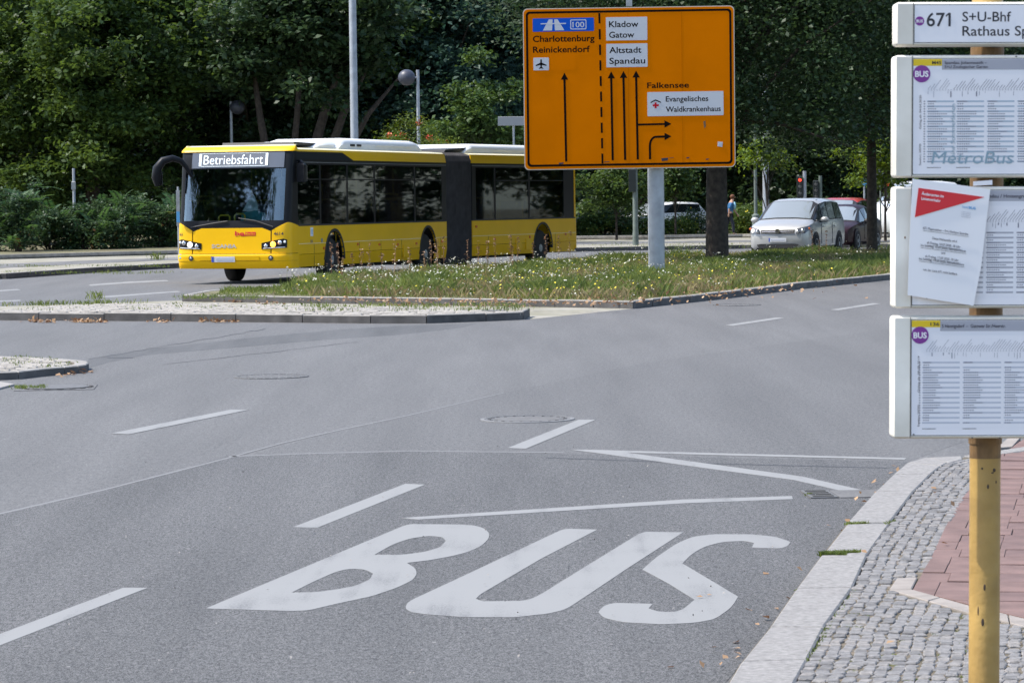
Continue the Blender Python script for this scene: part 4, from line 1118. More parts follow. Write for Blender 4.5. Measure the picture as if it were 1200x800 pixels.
# lane arrows
def head(X,Y,dirx,diry,s=17,L=30):
    px_,py_ = -diry,dirx
    return [(X+dirx*L,Y+diry*L),(X+px_*s-dirx*2,Y+py_*s-diry*2),(X-px_*s-dirx*2,Y-py_*s-diry*2)]
def stroke(name, pts, w_, hd):
    a = []; c = []
    n = len(pts)
    for i,(x,y) in enumerate(pts):
        x0,y0 = pts[max(0,i-1)]; x1,y1 = pts[min(n-1,i+1)]; l = math.hypot(x1-x0,y1-y0); nx,ny = -(y1-y0)/l*w_/2,(x1-x0)/l*w_/2
        a.append((x+nx,y+ny)); c.append((x-nx,y-ny))
    poly = a+c[::-1]
    o = sg(name,'sign_black',poly,.008)
    if hd: sg('arrow_head','sign_black',hd,.0085,o)
    return o
stroke('lane_arrow',[(252,750),(248,366)],10,head(248,368,0,-1))
stroke('lane_arrow',[(469,748),(466,362)],10,head(466,365,0,-1))
stroke('lane_arrow',[(527,747),(523,362)],10,head(523,364,0,-1))
stroke('lane_arrow',[(586,746),(582,360)],10,head(582,363,0,-1))
stroke('lane_arrow',[(590,584),(718,583)],9,head(714,583,1,0))
stroke('lane_arrow',[(643,746),(643,684)]+[(643+28*(1-math.cos(R(a))),684-42*math.sin(R(a))) for a in (15,30,45,60,75,90)]+[(718,641)],10,head(714,641,1,0))
sg('sticker','sign_white',[(960,668),(983,671),(980,694),(958,690)],.008)
sg('sticker','print_light',[(964,674),(977,675),(976,686),(963,684)],.010)
for (x0,y0,x1,y1) in ((217,754,240,763),(428,752,455,757),(696,740,728,755),(733,738,755,742),(812,738,828,745),(903,746,918,753)):
    sg('scuff','print_dark',[(x0,y0+2),(x1,y0),(x1-3,y1-2),(x0+2,y1)],.0075)
sg('stain','pole_rust',[(893,575),(903,570),(905,598),(897,606)],.0045)

# ================================================================ bus stop post, right foreground
SD = 7.2; PXM = F/SD
pole_top = PD(1156, 60, SD)
base = Vector((PD(1154,800,SD).x, SD, KH))
stop = thing('bus_stop_post', 'yellow bus stop post with stacked timetable cases in the right foreground', 'bus stop', tuple(base), 0)
lean = -(base.x - PD(1155.5,520,SD).x)/(PD(1155.5,520,SD).z-PD(1154,800,SD).z)
stop.rotation_euler = (0, math.atan(lean), 0)
bpy.context.view_layer.update()
SM = (Matrix.Translation(base) @ Matrix.Rotation(math.atan(lean),4,'Y'))
SI = SM.inverted()
def st(px, py, d=0.0):                              # photo px on the plane of the cases -> local point
    return SI @ (PD(px,py,SD)+Vector((0,-d,0)))
b = MB(); cx = st(1155,650).x
b.lathe([(.0375,-.12),(.0375,st(0,514).z),(.0375,2.55),(.03,2.56),(.002,2.565)],24,'Z',(0,.04,0)); b.build('pole','pole_yellow',stop,smooth=True)
zc = st(1155,517).z
for py in (515,365,213,60):
    b = MB(); z = st(1155,py).z; b.lathe([(.0375,z-.012),(.0405,z-.012),(.0405,z+.012),(.0375,z+.012)],24,'Z',(0,.04,0),cap=False); b.build('clamp','pole_rust',stop)
b = MB(); z=st(1155,528).z; b.lathe([(.0379,z-.02),(.0381,z+.02)],24,'Z',(0,.04,0),cap=False); b.build('rust_band','pole_rust',stop)
for px,py,rx,rz in ((1151.5,549,.003,.003),(1165,551,.005,.005),(1163,554,.004,.002),(1154,688,.003,.008),(1152,729,.004,.010),(1147,716,.002,.012),(1158,570,.003,.006),(1168,565,.002,.004)):
    p = st(px,py); b = MB(); a = math.asin(max(-.95,min(.95,p.x/.0375)))
    b.sphere((math.sin(a)*.0372,.04-math.cos(a)*.0372,p.z),1.0,8,6,(rx,.0012,rz)); b.build('scratch','pole_scratch',stop)
def fcase(px0, py0, px1, py1, capw, name='timetable_case', depth=.07):
    """one aluminium case: body with rounded edges, end cap, recessed poster"""
    p0, p1 = st(px0,py1), st(px1,py0)
    x0,x1,z0,z1 = p0.x,p1.x,p0.z,p1.z
    r = .008
    b = MB()
    poly = rrect(x0,z0,x1,z1,r,3)
    ins = [(min(max(a,x0+.004),x1-.004),min(max(c,z0+.004),z1-.004)) for a,c in poly]
    b.rings([[(a,.0,c) for a,c in poly],[(a,-depth+.006,c) for a,c in poly],[(a,-depth,c) for a,c in ins]])
    cs = b.build(name,'case_cream',stop,smooth=True,recalc=True)
    xc = x0+capw/PXM
    # seam between the end cap and the front
    b = MB(); b.box((xc,-depth-.0008,(z0+z1)/2),(.0016,.0015,(z1-z0)-.004)); b.build('cap_seam','case_dark',cs)
    return cs,x0,x1,z0,z1,xc
DEP = .07
def flat(par, name, m, poly, d=.0, holes=()):
    b = MB(); b.plane_poly(poly, lambda a,c,t:(a,-DEP-d+t*-1 if False else -DEP-d-t,c), -.0006, 0, holes); return b.build(name,m,par,recalc=True)
def rect(x0,z0,x1,z1): return [(x0,z0),(x1,z0),(x1,z1),(x0,z1)]
def circle(cx_,cz_,r,n=28): return [(cx_+r*math.cos(2*math.pi*k/n),cz_+r*math.sin(2*math.pi*k/n)) for k in range(n)]
def ftx(s,par,x0,x1,base_,cap,m,d=.0015,**k): return lettering(s,x0,x1,base_,cap,lambda a,c,t:(a,-DEP-d,c),m,par,depth=0,**k)
p2l = lambda px,py: (st(px,py).x, st(px,py).z)
u1 = 1/PXM
# --- top name sign
cs,x0,x1,z0,z1,xc = fcase(1045.5,4.5,1287,55.5,20,'name_sign')
flat(cs,'poster_edge','case_dark',rect(xc+1*u1,z0+3*u1,x1-19*u1,z1-3*u1),.0003)
po = flat(cs,'poster','poster_paper',rect(xc+1.6*u1,z0+3.8*u1,x1-20*u1,z1-3.6*u1),.0008)
a,c = p2l(1073,27); flat(po,'bus_disc','print_purple',circle(a,c,5.3*u1),.0014)
ftx('BUS',po,a-3.9*u1,a+3.9*u1,c-1.6*u1,3.3*u1,'poster_paper',.002,bold=.03)
a,c = p2l(1081,33); ftx('671',po,a,p2l(1109,33)[0],c,15.6*u1,'print_black',bold=.012)
q1 = lambda X_,Y_: p2l(X_,Y_)
flat(po,'lettering','print_black',[q1(1103.4,22.2),q1(1103.2,20.4),q1(1106.6,17.4),q1(1107.8,18.6)],.0016)
a,c = p2l(1122.5,27.5); ftx('S+U-Bhf',po,a,p2l(1179,27)[0],c,11.2*u1,'print_black',bold=.008)
a,c = p2l(1122.5,44); ftx('Rathaus Spandau',po,a,p2l(1241,44)[0],c,11.2*u1,'print_black',bold=.008)
# --- timetables
def timetable(py0, py1, line, title, stripe, purple=True, two=False, wm=None, left=1043.5, pose=True, title_px=(1101,76), cols=None, fan=0, ext_=None):
    cs,x0,x1,z0,z1,xc = fcase(left,py0,left+241,py1,20)
    flat(cs,'poster_edge','case_dark',rect(xc+.8*u1,z0+3.2*u1,x1-19*u1,z1-3.6*u1),.0003)
    X0,Z0,X1,Z1 = xc+1.4*u1,z0+4*u1,x1-20*u1,z1-4.4*u1
    po = flat(cs,'poster','poster_paper',rect(X0,Z0,X1,Z1),.0008)
    W_ = X1-X0
    flat(po,'title_band','print_grey' if not two else 'print_grey',rect(X0+33*u1,Z1-12.5*u1,X0+136*u1,Z1-.3*u1),.0012)
    flat(po,'line_tab','print_yellow',rect(X0,Z1-8*u1,X0+33*u1,Z1-.2*u1),.0014)
    ftx(line,po,X0+21.5*u1,X0+32*u1,Z1-6.2*u1,3.8*u1,'print_black',.002,bold=.02)
    if two:
        ftx(title[0],po,X0+36*u1,X0+85*u1,Z1-6.0*u1,3.3*u1,'print_dark',.002,bold=.01); ftx(title[1],po,X0+36*u1,X0+86*u1,Z1-10.8*u1,3.3*u1,'print_dark',.002,bold=.01)
    else: ftx(title[0],po,X0+35*u1,X0+(title[1]+35)*u1,Z1-8.6*u1,4*u1,'print_dark',.002,bold=.01)
    a,c = X0+9.6*u1, Z1-17.2*u1
    flat(po,'bus_disc','print_purple',circle(a,c,10*u1),.0018)
    ftx('BUS',po,a-7.8*u1,a+7.8*u1,c-3.4*u1,7*u1,'poster_paper',.0024,bold=.03)
    # fan of slanted stop names
    b = MB(); rr = random.Random(int(py0)); yb = Z1-35*u1
    def q(bb,xa,za,xb,zb,wd,d=.0016):
        dx,dz = xb-xa,zb-za; l = math.hypot(dx,dz) or 1; nx,nz = -dz/l*wd/2,dx/l*wd/2
        bb.quad((xa+nx,-DEP-d,za+nz),(xa-nx,-DEP-d,za-nz),(xb-nx,-DEP-d,zb-nz),(xb+nx,-DEP-d,zb+nz))
    light = MB()
    k = 0; x = 17.
    while x < 196:
        gap = (fan and abs(x-fan) < 10 and int(x)%3)
        h = rr.uniform(3.5,13)
        bb = light if x < 40 or (ext_ and x < 120) else b
        if not gap: q(bb,X0+x*u1,yb,X0+(x+h*.75)*u1,yb+h*u1,.5*u1)
        if rr.random() < .45: q(bb,X0+x*u1,yb-2.5*u1,X0+x*u1,yb-rr.uniform(4,10)*u1,rr.choice([.4,.5,1.3])*u1)
        q(bb,X0+(x-.3)*u1,yb-1*u1,X0+(x+1.4)*u1,yb-1*u1,.5*u1)
        x += 3.3
    stuff(b.build('route_diagram','print_mid',po)); 
    if light.v: stuff(light.build('route_diagram','print_grey',po))
    # table: pale stripes, hour figures and rows of minutes
    sb = MB(); dg = MB(); ztop = Z1-49*u1; rowh = (ztop-(Z0+11.5*u1))/25
    for i in range(25):
        zz = ztop-i*rowh
        if i % 2 == 0:
            for (ca,cb) in cols: q(sb,X0+ca*u1,zz,X0+cb*u1,zz,rowh*.62,.0012)
        for (ca,cb) in cols:
            if i == 0: q(dg,X0+(ca+1)*u1,zz,X0+(ca+rr.uniform(8,13))*u1,zz,rowh*.35); continue
            n = rr.choice([0,3,3,4]) if i<4 or i>20 else rr.randint(5,9)
            if cb-ca < 26: n = min(n,5)
            for j in range(n): q(dg,X0+(ca+1.2+j*2.5)*u1,zz,X0+(ca+2.8+j*2.5)*u1,zz,rowh*.36)
        q(dg,X0+(cols[0][0]-4)*u1,zz,X0+(cols[0][0]-2.2)*u1,zz,rowh*.38)
    stuff(sb.build('table_stripes',stripe,po)); stuff(dg.build('table_figures','print_mid',po))
    fb_ = MB()
    for ca,_ in cols[:2]:
        q(fb_,X0+ca*u1,Z0+7.5*u1,X0+(ca+16)*u1,Z0+7.5*u1,.6*u1)
    stuff(fb_.build('footnote','print_dark',po))
    vt = 'Gültig ab: 04.04.2020' if line=='M45' else 'Gültig ab: 09.08.2019'
    ftx(vt,po,X0+9.3*u1,X0+9.3*u1+(39*u1 if line=='M45' else 42*u1),Z0+(52 if line=='M45' else 50)*u1,2.4*u1,'print_dark',.0016,rot90=True)
    ftx('Standort: 300705',po,X0+9.3*u1,X0+9.3*u1+25*u1,Z0+10*u1,2.4*u1,'print_dark',.0016,rot90=True)
    return cs,po,X0,Z0,X1,Z1
cs1,po1,X0,Z0,X1,Z1 = timetable(66,208.5,'M45',('Spandau, Johannesstift –','S+U Zoologischer Garten'),'print_blue',two=True,left=1043.8,cols=[(16,47),(50,82),(85.5,117),(120.5,152),(155,186)],fan=36)
lettering('MetroBus',X0+21*u1,X0+115*u1,Z0+12*u1,14*u1,lambda a,c,t:(a,-DEP-.0022,c),'print_teal',po1,bold=.0,depth=0,slant=.18)
ftx('Keine Sommerferien',po1,X0+48.5*u1,X0+48.5*u1+67*u1,Z0+14*u1,5.0*u1,'print_teal',.0024,rot90=True)
cs2,po2,X2,Z2,_,_ = timetable(218.5,360,'671',('Gatow – Rathaus Spandau / Hottengrund',102),'print_grey',left=1043.0,cols=[(16,47),(50,82),(85.5,117),(120.5,152),(155,186)],fan=60)
cs3,po3,X3,Z3,_,_ = timetable(369,511,'136',('S Hennigsdorf  –  Gatower Str./Heerstr.',74),'print_light',left=1042.0,cols=[(12.5,56),(59.5,104),(107.5,150),(153,186)],fan=0,ext_=True)
for c_,cap in ((cs1,0),(cs2,1),(cs3,2)): pass
# small screws and dirt spots on the cases
for px,py in ((1185,68),(1066,506),(1134,510),(1166,510)):
    p = st(px,py); b = MB(); b.box((p.x,-DEP-.001,p.z),(.004,.002,.0025)); b.build('scuff','case_dark',stop)
p = st(1056,278); b = MB(); b.sphere((p.x,-DEP-.0004,p.z),1,8,5,(.002,.0006,.003)); b.build('scuff','pole_rust',stop)
# --- paper notice taped askew over the middle case
nt_ = thing('paper_notice', 'white paper notice with red triangle stuck askew over the middle timetable', 'notice', tuple(PD(1110,285,SD-.09)), 0)
NC = Vector(nt_.location)
def npt(px, py, d=0.0): v = PD(px,py,SD-.088); return (v.x-NC.x, v.y-NC.y-d-.0, v.z-NC.z)
def nf(name,m,poly,d,par):
    b = MB(); b.plane_poly([(a,-c) for a,c in poly], lambda a,c,t: npt(a,-c,d+t), -.0005, 0); return b.build(name,m,par,recalc=True)
Wq = lambda l: [(1030+a*.2125, 200+b_*.2125) for a,b_ in l]
sheet_ = nf('sheet','paper_white',Wq([(185,45),(400,73),(614,103),(590,300),(565,520),(522,744),(340,716),(158,686),(168,400)]),0,nt_)
nf('red_triangle','print_red',Wq([(218,95),(582,146),(198,257)]),.0012,sheet_)
# axes of the tilted sheet
E0 = Vector((1030+.2125*185,200+.2125*45)); ex = Vector((614-185,103-45)).normalized(); ey = Vector((-27,641)).normalized()
def nt_tx(s, X, Y, Xe, cap, m, name='lettering', par=None, bold=0.0):
    ox, oy = 1030+.2125*X, 200+.2125*Y
    return lettering(s, 0, (Xe-X)*.2125, 0, cap*.2125, lambda a,c,t: npt(ox+a*ex.x+(-c)*ey.x, oy+a*ex.y+(-c)*ey.y, .0022), m, par or sheet_, depth=0, bold=bold)
nt_tx('Änderungen im',235,133,357,16,'paper_white',bold=.02); nt_tx('Linienverkehr',233,160,340,16,'paper_white',bold=.02)
nt_tx('havel',460,205,492,14,'print_sky'); nt_tx('BUS',495,210,533,14,'print_sky',bold=.03)
for k in range(4): nt_tx('Verkehrsgesellschaft mbH'[:14+k*2],453,228+k*9,505,5,'print_grey')
for s,X,Y,Xe in (('671: Papenziehen – S+U Rathaus Spandau',242,322,494),('Diese Haltestelle wird',294,378,430),('ab Freitag, 10.07.2020, 18 Uhr',264,402,450),('bis Sonntag, 12.07.2020, Betriebsschluss',230,416,480),
                 ('und',343,458,364),('ab Freitag, 17.07.2020, 18 Uhr',254,476,440),('bis Sonntag, 19.07.2020, Betriebsschluss',220,490,470),('von der Linie 671 nicht bedient.',242,550,434)):
    nt_tx(s,X,Y,Xe,13,'print_dark',bold=.006)
for X,Y,Xe in ((242,327,494),(264,407,450),(230,421,480),(254,481,440),(220,495,470)):
    k = (Xe-X)*58/429
    nf('underline','print_dark',Wq([(X,Y+2),(Xe,Y+2+k),(Xe,Y+3.5+k),(X,Y+3.5)]),.0016,sheet_)
nf('tape','poster_paper',Wq([(520,60),(626,52),(626,78),(520,84)]),-.0015,sheet_)
# ================================================================ cars
def car(name, label, cat, X, Y, rearward, paint, st_, glass, scr, group=None, rails=False, wheels=(.85,3.5), wr=.32, face=True):
    """st_: stations (x, z_low, z_mid, z_belt, z_roof, w_mid, w_belt, w_roof); glass: station span of the side windows; scr: stations of the windscreen"""
    rw = Vector(rearward).normalized()
    t = thing(name, label, cat, (X,Y,0), math.atan2(rw.y,rw.x), group)
    def ring(s):
        x,zl,zm,zb,zr,wm,wb,wr_ = s
        h = [(wm*.86,zl),(wm*.985,zl+.10),(wm,zm),(wm*.99,(zm+zb)/2),(wb,zb),(wr_+(wb-wr_)*.22,zr-.09*min(1,(zr-zb)*3)),(wr_*.86,zr-.01),(wr_*.4,zr+.012)]
        return [(x,y,z) for y,z in h]+[(x,-y,z) for y,z in h[::-1]]
    S = [ring(s) for s in st_]; n = len(S[0])
    b = MB(); base = 0
    for r in S: b.v += r
    for i in range(len(S)-1):
        for j in range(n):
            k = (j+1)%n; jj = j if j < 8 else 14-j
            isg = (jj == 4 and glass[0] <= i < glass[1]) or (j in (5,6,7,8,9) and (i in scr))
            b.cur = 1 if (isg or j == 15) else 0
            b.f.append((i*n+j,(i+1)*n+j,(i+1)*n+k,i*n+k)); b.m.append(b.cur)
    b.cur = 0
    b.f.append(tuple(range(n))); b.m.append(0); b.f.append(tuple((len(S)-1)*n+j for j in range(n))[::-1]); b.m.append(0)
    b.build('body',[paint,'bus_trim'],t,smooth=True,recalc=True)
    def q(i0,i1,ja,jb,ins,name,m,off=.012):
        A,B,C_,D = [Vector(v) for v in (S[i0][ja],S[i1][ja],S[i1][jb],S[i0][jb])]
        c = (A+B+C_+D)/4; nn = (B-A).cross(D-A); nn = nn.normalized() if nn.length > 1e-6 else Vector((0,0,1))
        if nn.dot(c-Vector((c.x,0,.6))) < 0: nn = -nn
        pts = [p+(c-p)*ins+nn*off for p in (A,B,C_,D)]; bb = MB()
        bb.rings([[tuple(p-nn*.012) for p in pts],[tuple(p) for p in pts]]); return bb.build(name,m,t,recalc=True)
    for (ja,jb) in ((4,5),(11,10)):
        for i in range(glass[0],glass[1]): q(i,i+1,ja,jb,.09,'side_window','car_glass')
    for k,i in enumerate(scr):
        nm = 'windscreen' if k == 0 else 'rear_window'
        A,B,C_,D = [Vector(v) for v in (S[i][5],S[i+1][5],S[i+1][10],S[i][10])]
        bb = MB(); rows = []
        for f_ in (.05,.95):
            row = []
            for j in range(5,11):
                p = Vector(S[i][j]).lerp(Vector(S[i+1][j]), f_); p.y *= .93; row.append(p+Vector((-.012 if k==0 else .012,0,.016)))
            rows.append(row)
        m_ = len(rows[0])
        for r in rows: bb.v += [tuple(p) for p in r]
        for r in rows: bb.v += [tuple(p-Vector((0,0,.012))) for p in r]
        for j in range(m_-1):
            bb.f.append((j,j+1,m_+j+1,m_+j)); bb.f.append((2*m_+j,3*m_+j,3*m_+j+1,2*m_+j+1)); bb.f.append((j,2*m_+j,2*m_+j+1,j+1)); bb.f.append((m_+j,m_+j+1,3*m_+j+1,3*m_+j))
        bb.m = [0]*len(bb.f); bb.build(nm,'windscreen_glass' if k == 0 else 'car_glass',t,smooth=True,recalc=True)
    Wd = max(s[5] for s in st_); L = st_[-1][0]
    for xw in wheels:
        for sg_ in (1,-1):
            b = MB(); b.lathe([(wr+.06,0),(wr+.06,.012),(wr+.01,.014)],20,'Y',(xw,sg_*Wd-(.012 if sg_<0 else 0)*1.0-(.006 if sg_>0 else -.006),wr+.02)); b.build('wheel_arch','bus_trim',t)
            wt = bpy.data.objects.new('wheel',None); C.objects.link(wt); wt.parent = t; wt.location = (xw,sg_*(Wd-.085),wr)
            b = MB(); b.lathe([(wr*.62,-.10),(wr*.95,-.11),(wr,-.07),(wr,.07),(wr*.95,.11),(wr*.62,.10)],22,'Y'); b.build('tyre','rubber',wt,smooth=True)
            b = MB(); b.lathe([(wr*.64,sg_*.06),(wr*.62,sg_*.108),(wr*.5,sg_*.09),(wr*.2,sg_*.10),(.01,sg_*.11)],20,'Y',cap=False); b.build('rim','rim_metal',wt,smooth=True)
    b = MB()
    for i in (4,5):
        if i < len(S)-1:
            pass
    # door seams, handles, mirrors
    for xd in (st_[glass[0]][0]+.55,(st_[glass[0]][0]+st_[glass[1]][0])/2+.25):
        for sg_ in (1,-1):
            b = MB(); b.box((xd,sg_*(Wd+.001),.66),(.012,.01,.62)); b.build('door_seam','bus_trim',t)
            b = MB(); b.box((xd+.30,sg_*(Wd+.012),.86),(.18,.03,.03),0,.006); b.build('door_handle',paint,t)
    xm = st_[glass[0]][0]+.42; zb = st_[glass[0]][3]
    for sg_ in (1,-1):
        b = MB(); b.sphere((xm,sg_*(Wd+.13),zb+.06),1,10,7,(.07,.13,.085)); mm = b.build('wing_mirror','bus_trim' if paint=='darkred_paint' else paint,t,smooth=True)
        b = MB(); b.box((xm+.02,sg_*(Wd+.0),zb+.0),(.05,.16,.04)); b.build('mirror_foot','bus_trim',mm)
    if rails:
        for sg_ in (1,-1):
            b = MB(); zr = st_[5][4]; b.tube([(1.95,sg_*.60,zr-.07),(2.05,sg_*.60,zr+.025),(2.9,sg_*.61,zr+.05),(3.7,sg_*.60,zr+.02),(3.85,sg_*.60,zr-.05)],.016,6); b.build('roof_rail','bus_trim',t)
    if face:
        zn = st_[1][3]
        fx = lambda y: -.01+1.0*max(0,abs(y)-.60)**1.5
        def fp(name_, m, pts, d, par=None):
            bb = MB(); bb.plane_poly([(a,c) for a,c in pts], lambda a,c,dd: (fx(a)-d-dd+.012+max(0,(c-.70))*.6,a,c), -.012, 0); return bb.build(name_,m,par or t,recalc=True)
        def sub(pts, n=6):
            out = []
            for i in range(len(pts)):
                a, c = pts[i], pts[(i+1)%len(pts)]
                for k in range(n): out.append((a[0]+(c[0]-a[0])*k/n, a[1]+(c[1]-a[1])*k/n))
            return out
        gr = fp('grille','bus_trim',[(-.50,zn-.14),(0,zn-.15),(.50,zn-.14),(.50,zn-.03),(0,zn-.04),(-.50,zn-.03)],.02)
        fp('grille_bar','chrome',[(-.46,zn-.088),(.46,zn-.088),(.46,zn-.076),(-.46,zn-.076)],.034,gr)
        b = MB(); b.lathe([(.07,0),(.07,-.02),(.055,-.02),(.054,-.01),(.01,-.01)],18,'X',(-.012,0,zn-.075)); bd = b.build('badge','chrome',t)
        lettering('V',-.025,.025,0,.03,lambda a,c,d:(-.034,-a,zn-.075+c),'print_dark',bd,depth=0); lettering('W',-.035,.035,0,.035,lambda a,c,d:(-.034,-a,zn-.115+c),'print_dark',bd,depth=0)
        fp('lower_grille','bus_trim',[(-.55,.26),(.55,.26),(.62,.36),(.50,.38),(-.50,.38),(-.62,.36)],.025)
        pl = fp('number_plate','plate_white',[(-.26,.44),(.26,.44),(.26,.55),(-.26,.55)],.03); fp('plate_band','plate_blue',[(.225,.44),(.26,.44),(.26,.55),(.225,.55)],.034,pl); fp('plate_print','print_light',[(-.22,.47),(.19,.47),(.19,.52),(-.22,.52)],.034,pl)
        for sg_ in (1,-1):
            A = [(-.015,sg_*.53,zn-.15),(.05,sg_*.80,zn-.14),(.42,sg_*.905,zn-.02),(.44,sg_*.90,zn+.07),(.13,sg_*.76,zn+.035),(.03,sg_*.56,zn-.015)]
            o_ = Vector((-.035,sg_*.02,.012)); b = MB(); b.rings([[tuple(Vector(p)) for p in A],[tuple(Vector(p)+o_) for p in A]]); hl = b.build('headlight','display_glass',t,recalc=True)
            for (x_,y_,z_,r_,m_) in ((-.02,.60,zn-.085,.05,'chrome'),(.03,.74,zn-.06,.055,'lamp_glow' if sg_>0 else 'chrome'),(.24,.87,zn-.01,.04,'orange_lens')):
                b = MB(); b.sphere((x_-.01,sg_*y_,z_),r_,10,6,(.6,1,1)); b.build('lamp',m_,hl,smooth=True)
    return t
VAN = [(0,.27,.48,.68,.71,.70,.68,.60),(.09,.20,.50,.82,.86,.82,.79,.68),(.28,.19,.55,.89,.95,.885,.845,.72),(.58,.19,.58,.95,1.02,.905,.87,.74),(.92,.20,.60,1.00,1.08,.915,.88,.76),
       (1.72,.20,.60,1.04,1.60,.92,.88,.71),(2.4,.20,.60,1.05,1.67,.92,.88,.72),(3.2,.20,.60,1.06,1.675,.92,.88,.72),(4.02,.20,.60,1.07,1.63,.915,.87,.70),(4.34,.24,.60,1.06,1.22,.88,.84,.72),(4.45,.32,.60,.84,.88,.82,.79,.66)]
SED = [(0,.27,.42,.56,.58,.62,.60,.54),(.10,.20,.46,.66,.70,.78,.75,.62),(.4,.19,.50,.76,.81,.86,.81,.68),(.9,.19,.52,.84,.89,.89,.85,.72),(1.25,.19,.53,.88,.94,.895,.855,.72),
       (2.05,.19,.55,.92,1.40,.895,.85,.58),(2.6,.19,.55,.93,1.46,.895,.85,.60),(3.2,.19,.55,.94,1.43,.895,.85,.58),(3.9,.19,.56,.96,1.10,.88,.84,.66),(4.35,.24,.56,.92,.98,.84,.79,.64),(4.45,.32,.56,.76,.80,.78,.74,.60)]
hd = (math.sin(R(20.6)), math.cos(R(20.6)))
vf = PD(911.5, 300, 86.0)
car('minivan','silver minivan facing us on the far carriageway between the two tree trunks','car',vf.x,86.0,hd,'silver_paint',VAN,(4,8),(4,8),rails=True)
sf = PD(988, 290, 94.0)
car('dark_car','dark red car close behind the silver minivan, half behind the thin trunk','car',sf.x-.62,94.0,hd,'darkred_paint',SED,(4,8),(4,7),face=False)
rf = PD(1000,290,99.5)
car('red_car','red car behind the dark car with only its roof showing','car',rf.x-.75,101.0,(.30,.95),'red_paint',[(a,b_,c,d*1.06,e*1.0,f,g_,h) for a,b_,c,d,e,f,g_,h in VAN],(4,8),(4,8),face=False)
wf = PD(706,260,140)
car('grey_car','grey parked car beyond the hedge beside the rear of the bus','car',wf.x+.2,139,(-.95,.3),'grey_paint',SED,(4,8),(4,7),face=False)
wf = PD(750,260,143)
car('white_car','white parked estate car behind the rose hedge and the sign post','car',wf.x-.8,141.5,(.80,.60),'white_paint',[(a,b_,c,d,e*.93,f,g_,h) for a,b_,c,d,e,f,g_,h in VAN],(4,8),(4,8),face=False)
wf = PD(1046,250,122)
car('white_van','white van at the right, mostly hidden behind the timetable cases','van',wf.x-.9,120,(.75,.66),'white_paint',[(a,b_,c,d*1.2,e*1.38,f,g_*1.02,h*1.1) for a,b_,c,d,e,f,g_,h in VAN],(4,6),(4,),face=False)
# ================================================================ posts, lamps, signals
def post(name,label,cat,px,D,r,h,m,group=None,z0=.12):
    p = PD(px,240,D); t = thing(name,label,cat,(p.x,D,z0),0,group)
    b = MB(); b.lathe([(r*1.15,-.3),(r*1.1,.4),(r,.5),(r*.85,h)],14); b.build('pole',m,t,smooth=True); return t
t = post('lamp_mast','tall grey lamp mast rising behind the front half of the bus','street lamp',416.5,108,.15,10.5,'galvanised')
b = MB(); b.tube([(0,0,10.4),(.4,-.3,10.9),(1.6,-1.0,11.1)],[.07,.06,.05],8); b.build('arm','galvanised',t,smooth=True)
b = MB(); b.box((1.9,-1.15,11.1),(.8,.3,.14),R(-30),.03); b.build('lamp_head','grey_metal',t)
def ball(px,pxb,pyb,ytop,D,label):
    top_ = PD(px,ytop,D); bb = PD(pxb,pyb,D)
    t = thing('globe_lamp',label,'street lamp',(top_.x,D,.12),0,'globe lamps behind the bus')
    b = MB(); b.lathe([(.075,-.2),(.07,.3),(.055,top_.z-.12)],12); b.build('pole','galvanised',t,smooth=True)
    dx = bb.x-top_.x; zz = bb.z-.12
    b = MB(); b.sphere((dx,0,zz),.30,20,14,(1,1,.93)); b.build('globe','lamp_ball',t,smooth=True)
    b = MB(); b.tube([(0,0,zz),(dx*.35,0,zz)],.035,8); b.build('bracket','galvanised',t)
ball(489.5,476.5,91,82,104,'globe lamp on a short pole left of the orange sign')
ball(270.5,278,126,119,118,'dark globe lamp above the front of the bus')
t = post('signal_post','grey green traffic post with a dark signal box left of the sign post','traffic post',744.5,104,.095,3.6,'post_green')
b = MB(); b.box((-.10,-.02,2.25),(.24,.22,.80),0,.03); sb = b.build('signal_box','signal_black',t)
t = post('thin_post','thin grey post left of the tall pale lamp pole near the minivan','post',885.5,112,.065,5.0,'post_green')
b = MB(); b.lathe([(.14,-.1),(.14,.95),(.06,1.0)],12); b.build('sleeve','post_green',t)
post('pale_post','broad pale lamp pole just above the roof of the silver minivan','lamp post',897.5,115,.125,8.0,'galvanised')
t = post('verge_post','slim grey post with a small box standing in the left shrubs','post',87,112,.06,3.0,'galvanised')
b = MB(); b.box((0,-.07,2.35),(.16,.10,.30),0,.02); b.build('box','grey_metal',t)
t = thing('sign_back','grey back of a small road sign peeking out left of the orange sign','road sign',(PD(603,240,100).x,100,.12))
b = MB(); zz = PD(603,142,100).z-.12; b.tube([(0,.05,-.2),(0,.05,zz+.1)],.035,8); b.build('pole','galvanised',t)
b = MB(); b.box((.1,0,zz),(1.25,.03,.30),0,.01); b.build('panel','sign_back',t)
t = thing('stop_flag','narrow blue and white stop sign just left of the bus windscreen','sign',(PD(208.8,240,84).x,84,.12))
b = MB(); b.tube([(0,0,-.1),(0,0,2.1)],.03,8); b.build('pole','galvanised',t)
b = MB(); b.box((0,-.04,1.5),(.10,.04,1.0)); pn = b.build('panel','grey_metal',t)
b = MB(); b.box((.0,-.065,1.25),(.09,.01,.3)); b.build('print','print_sky',pn)
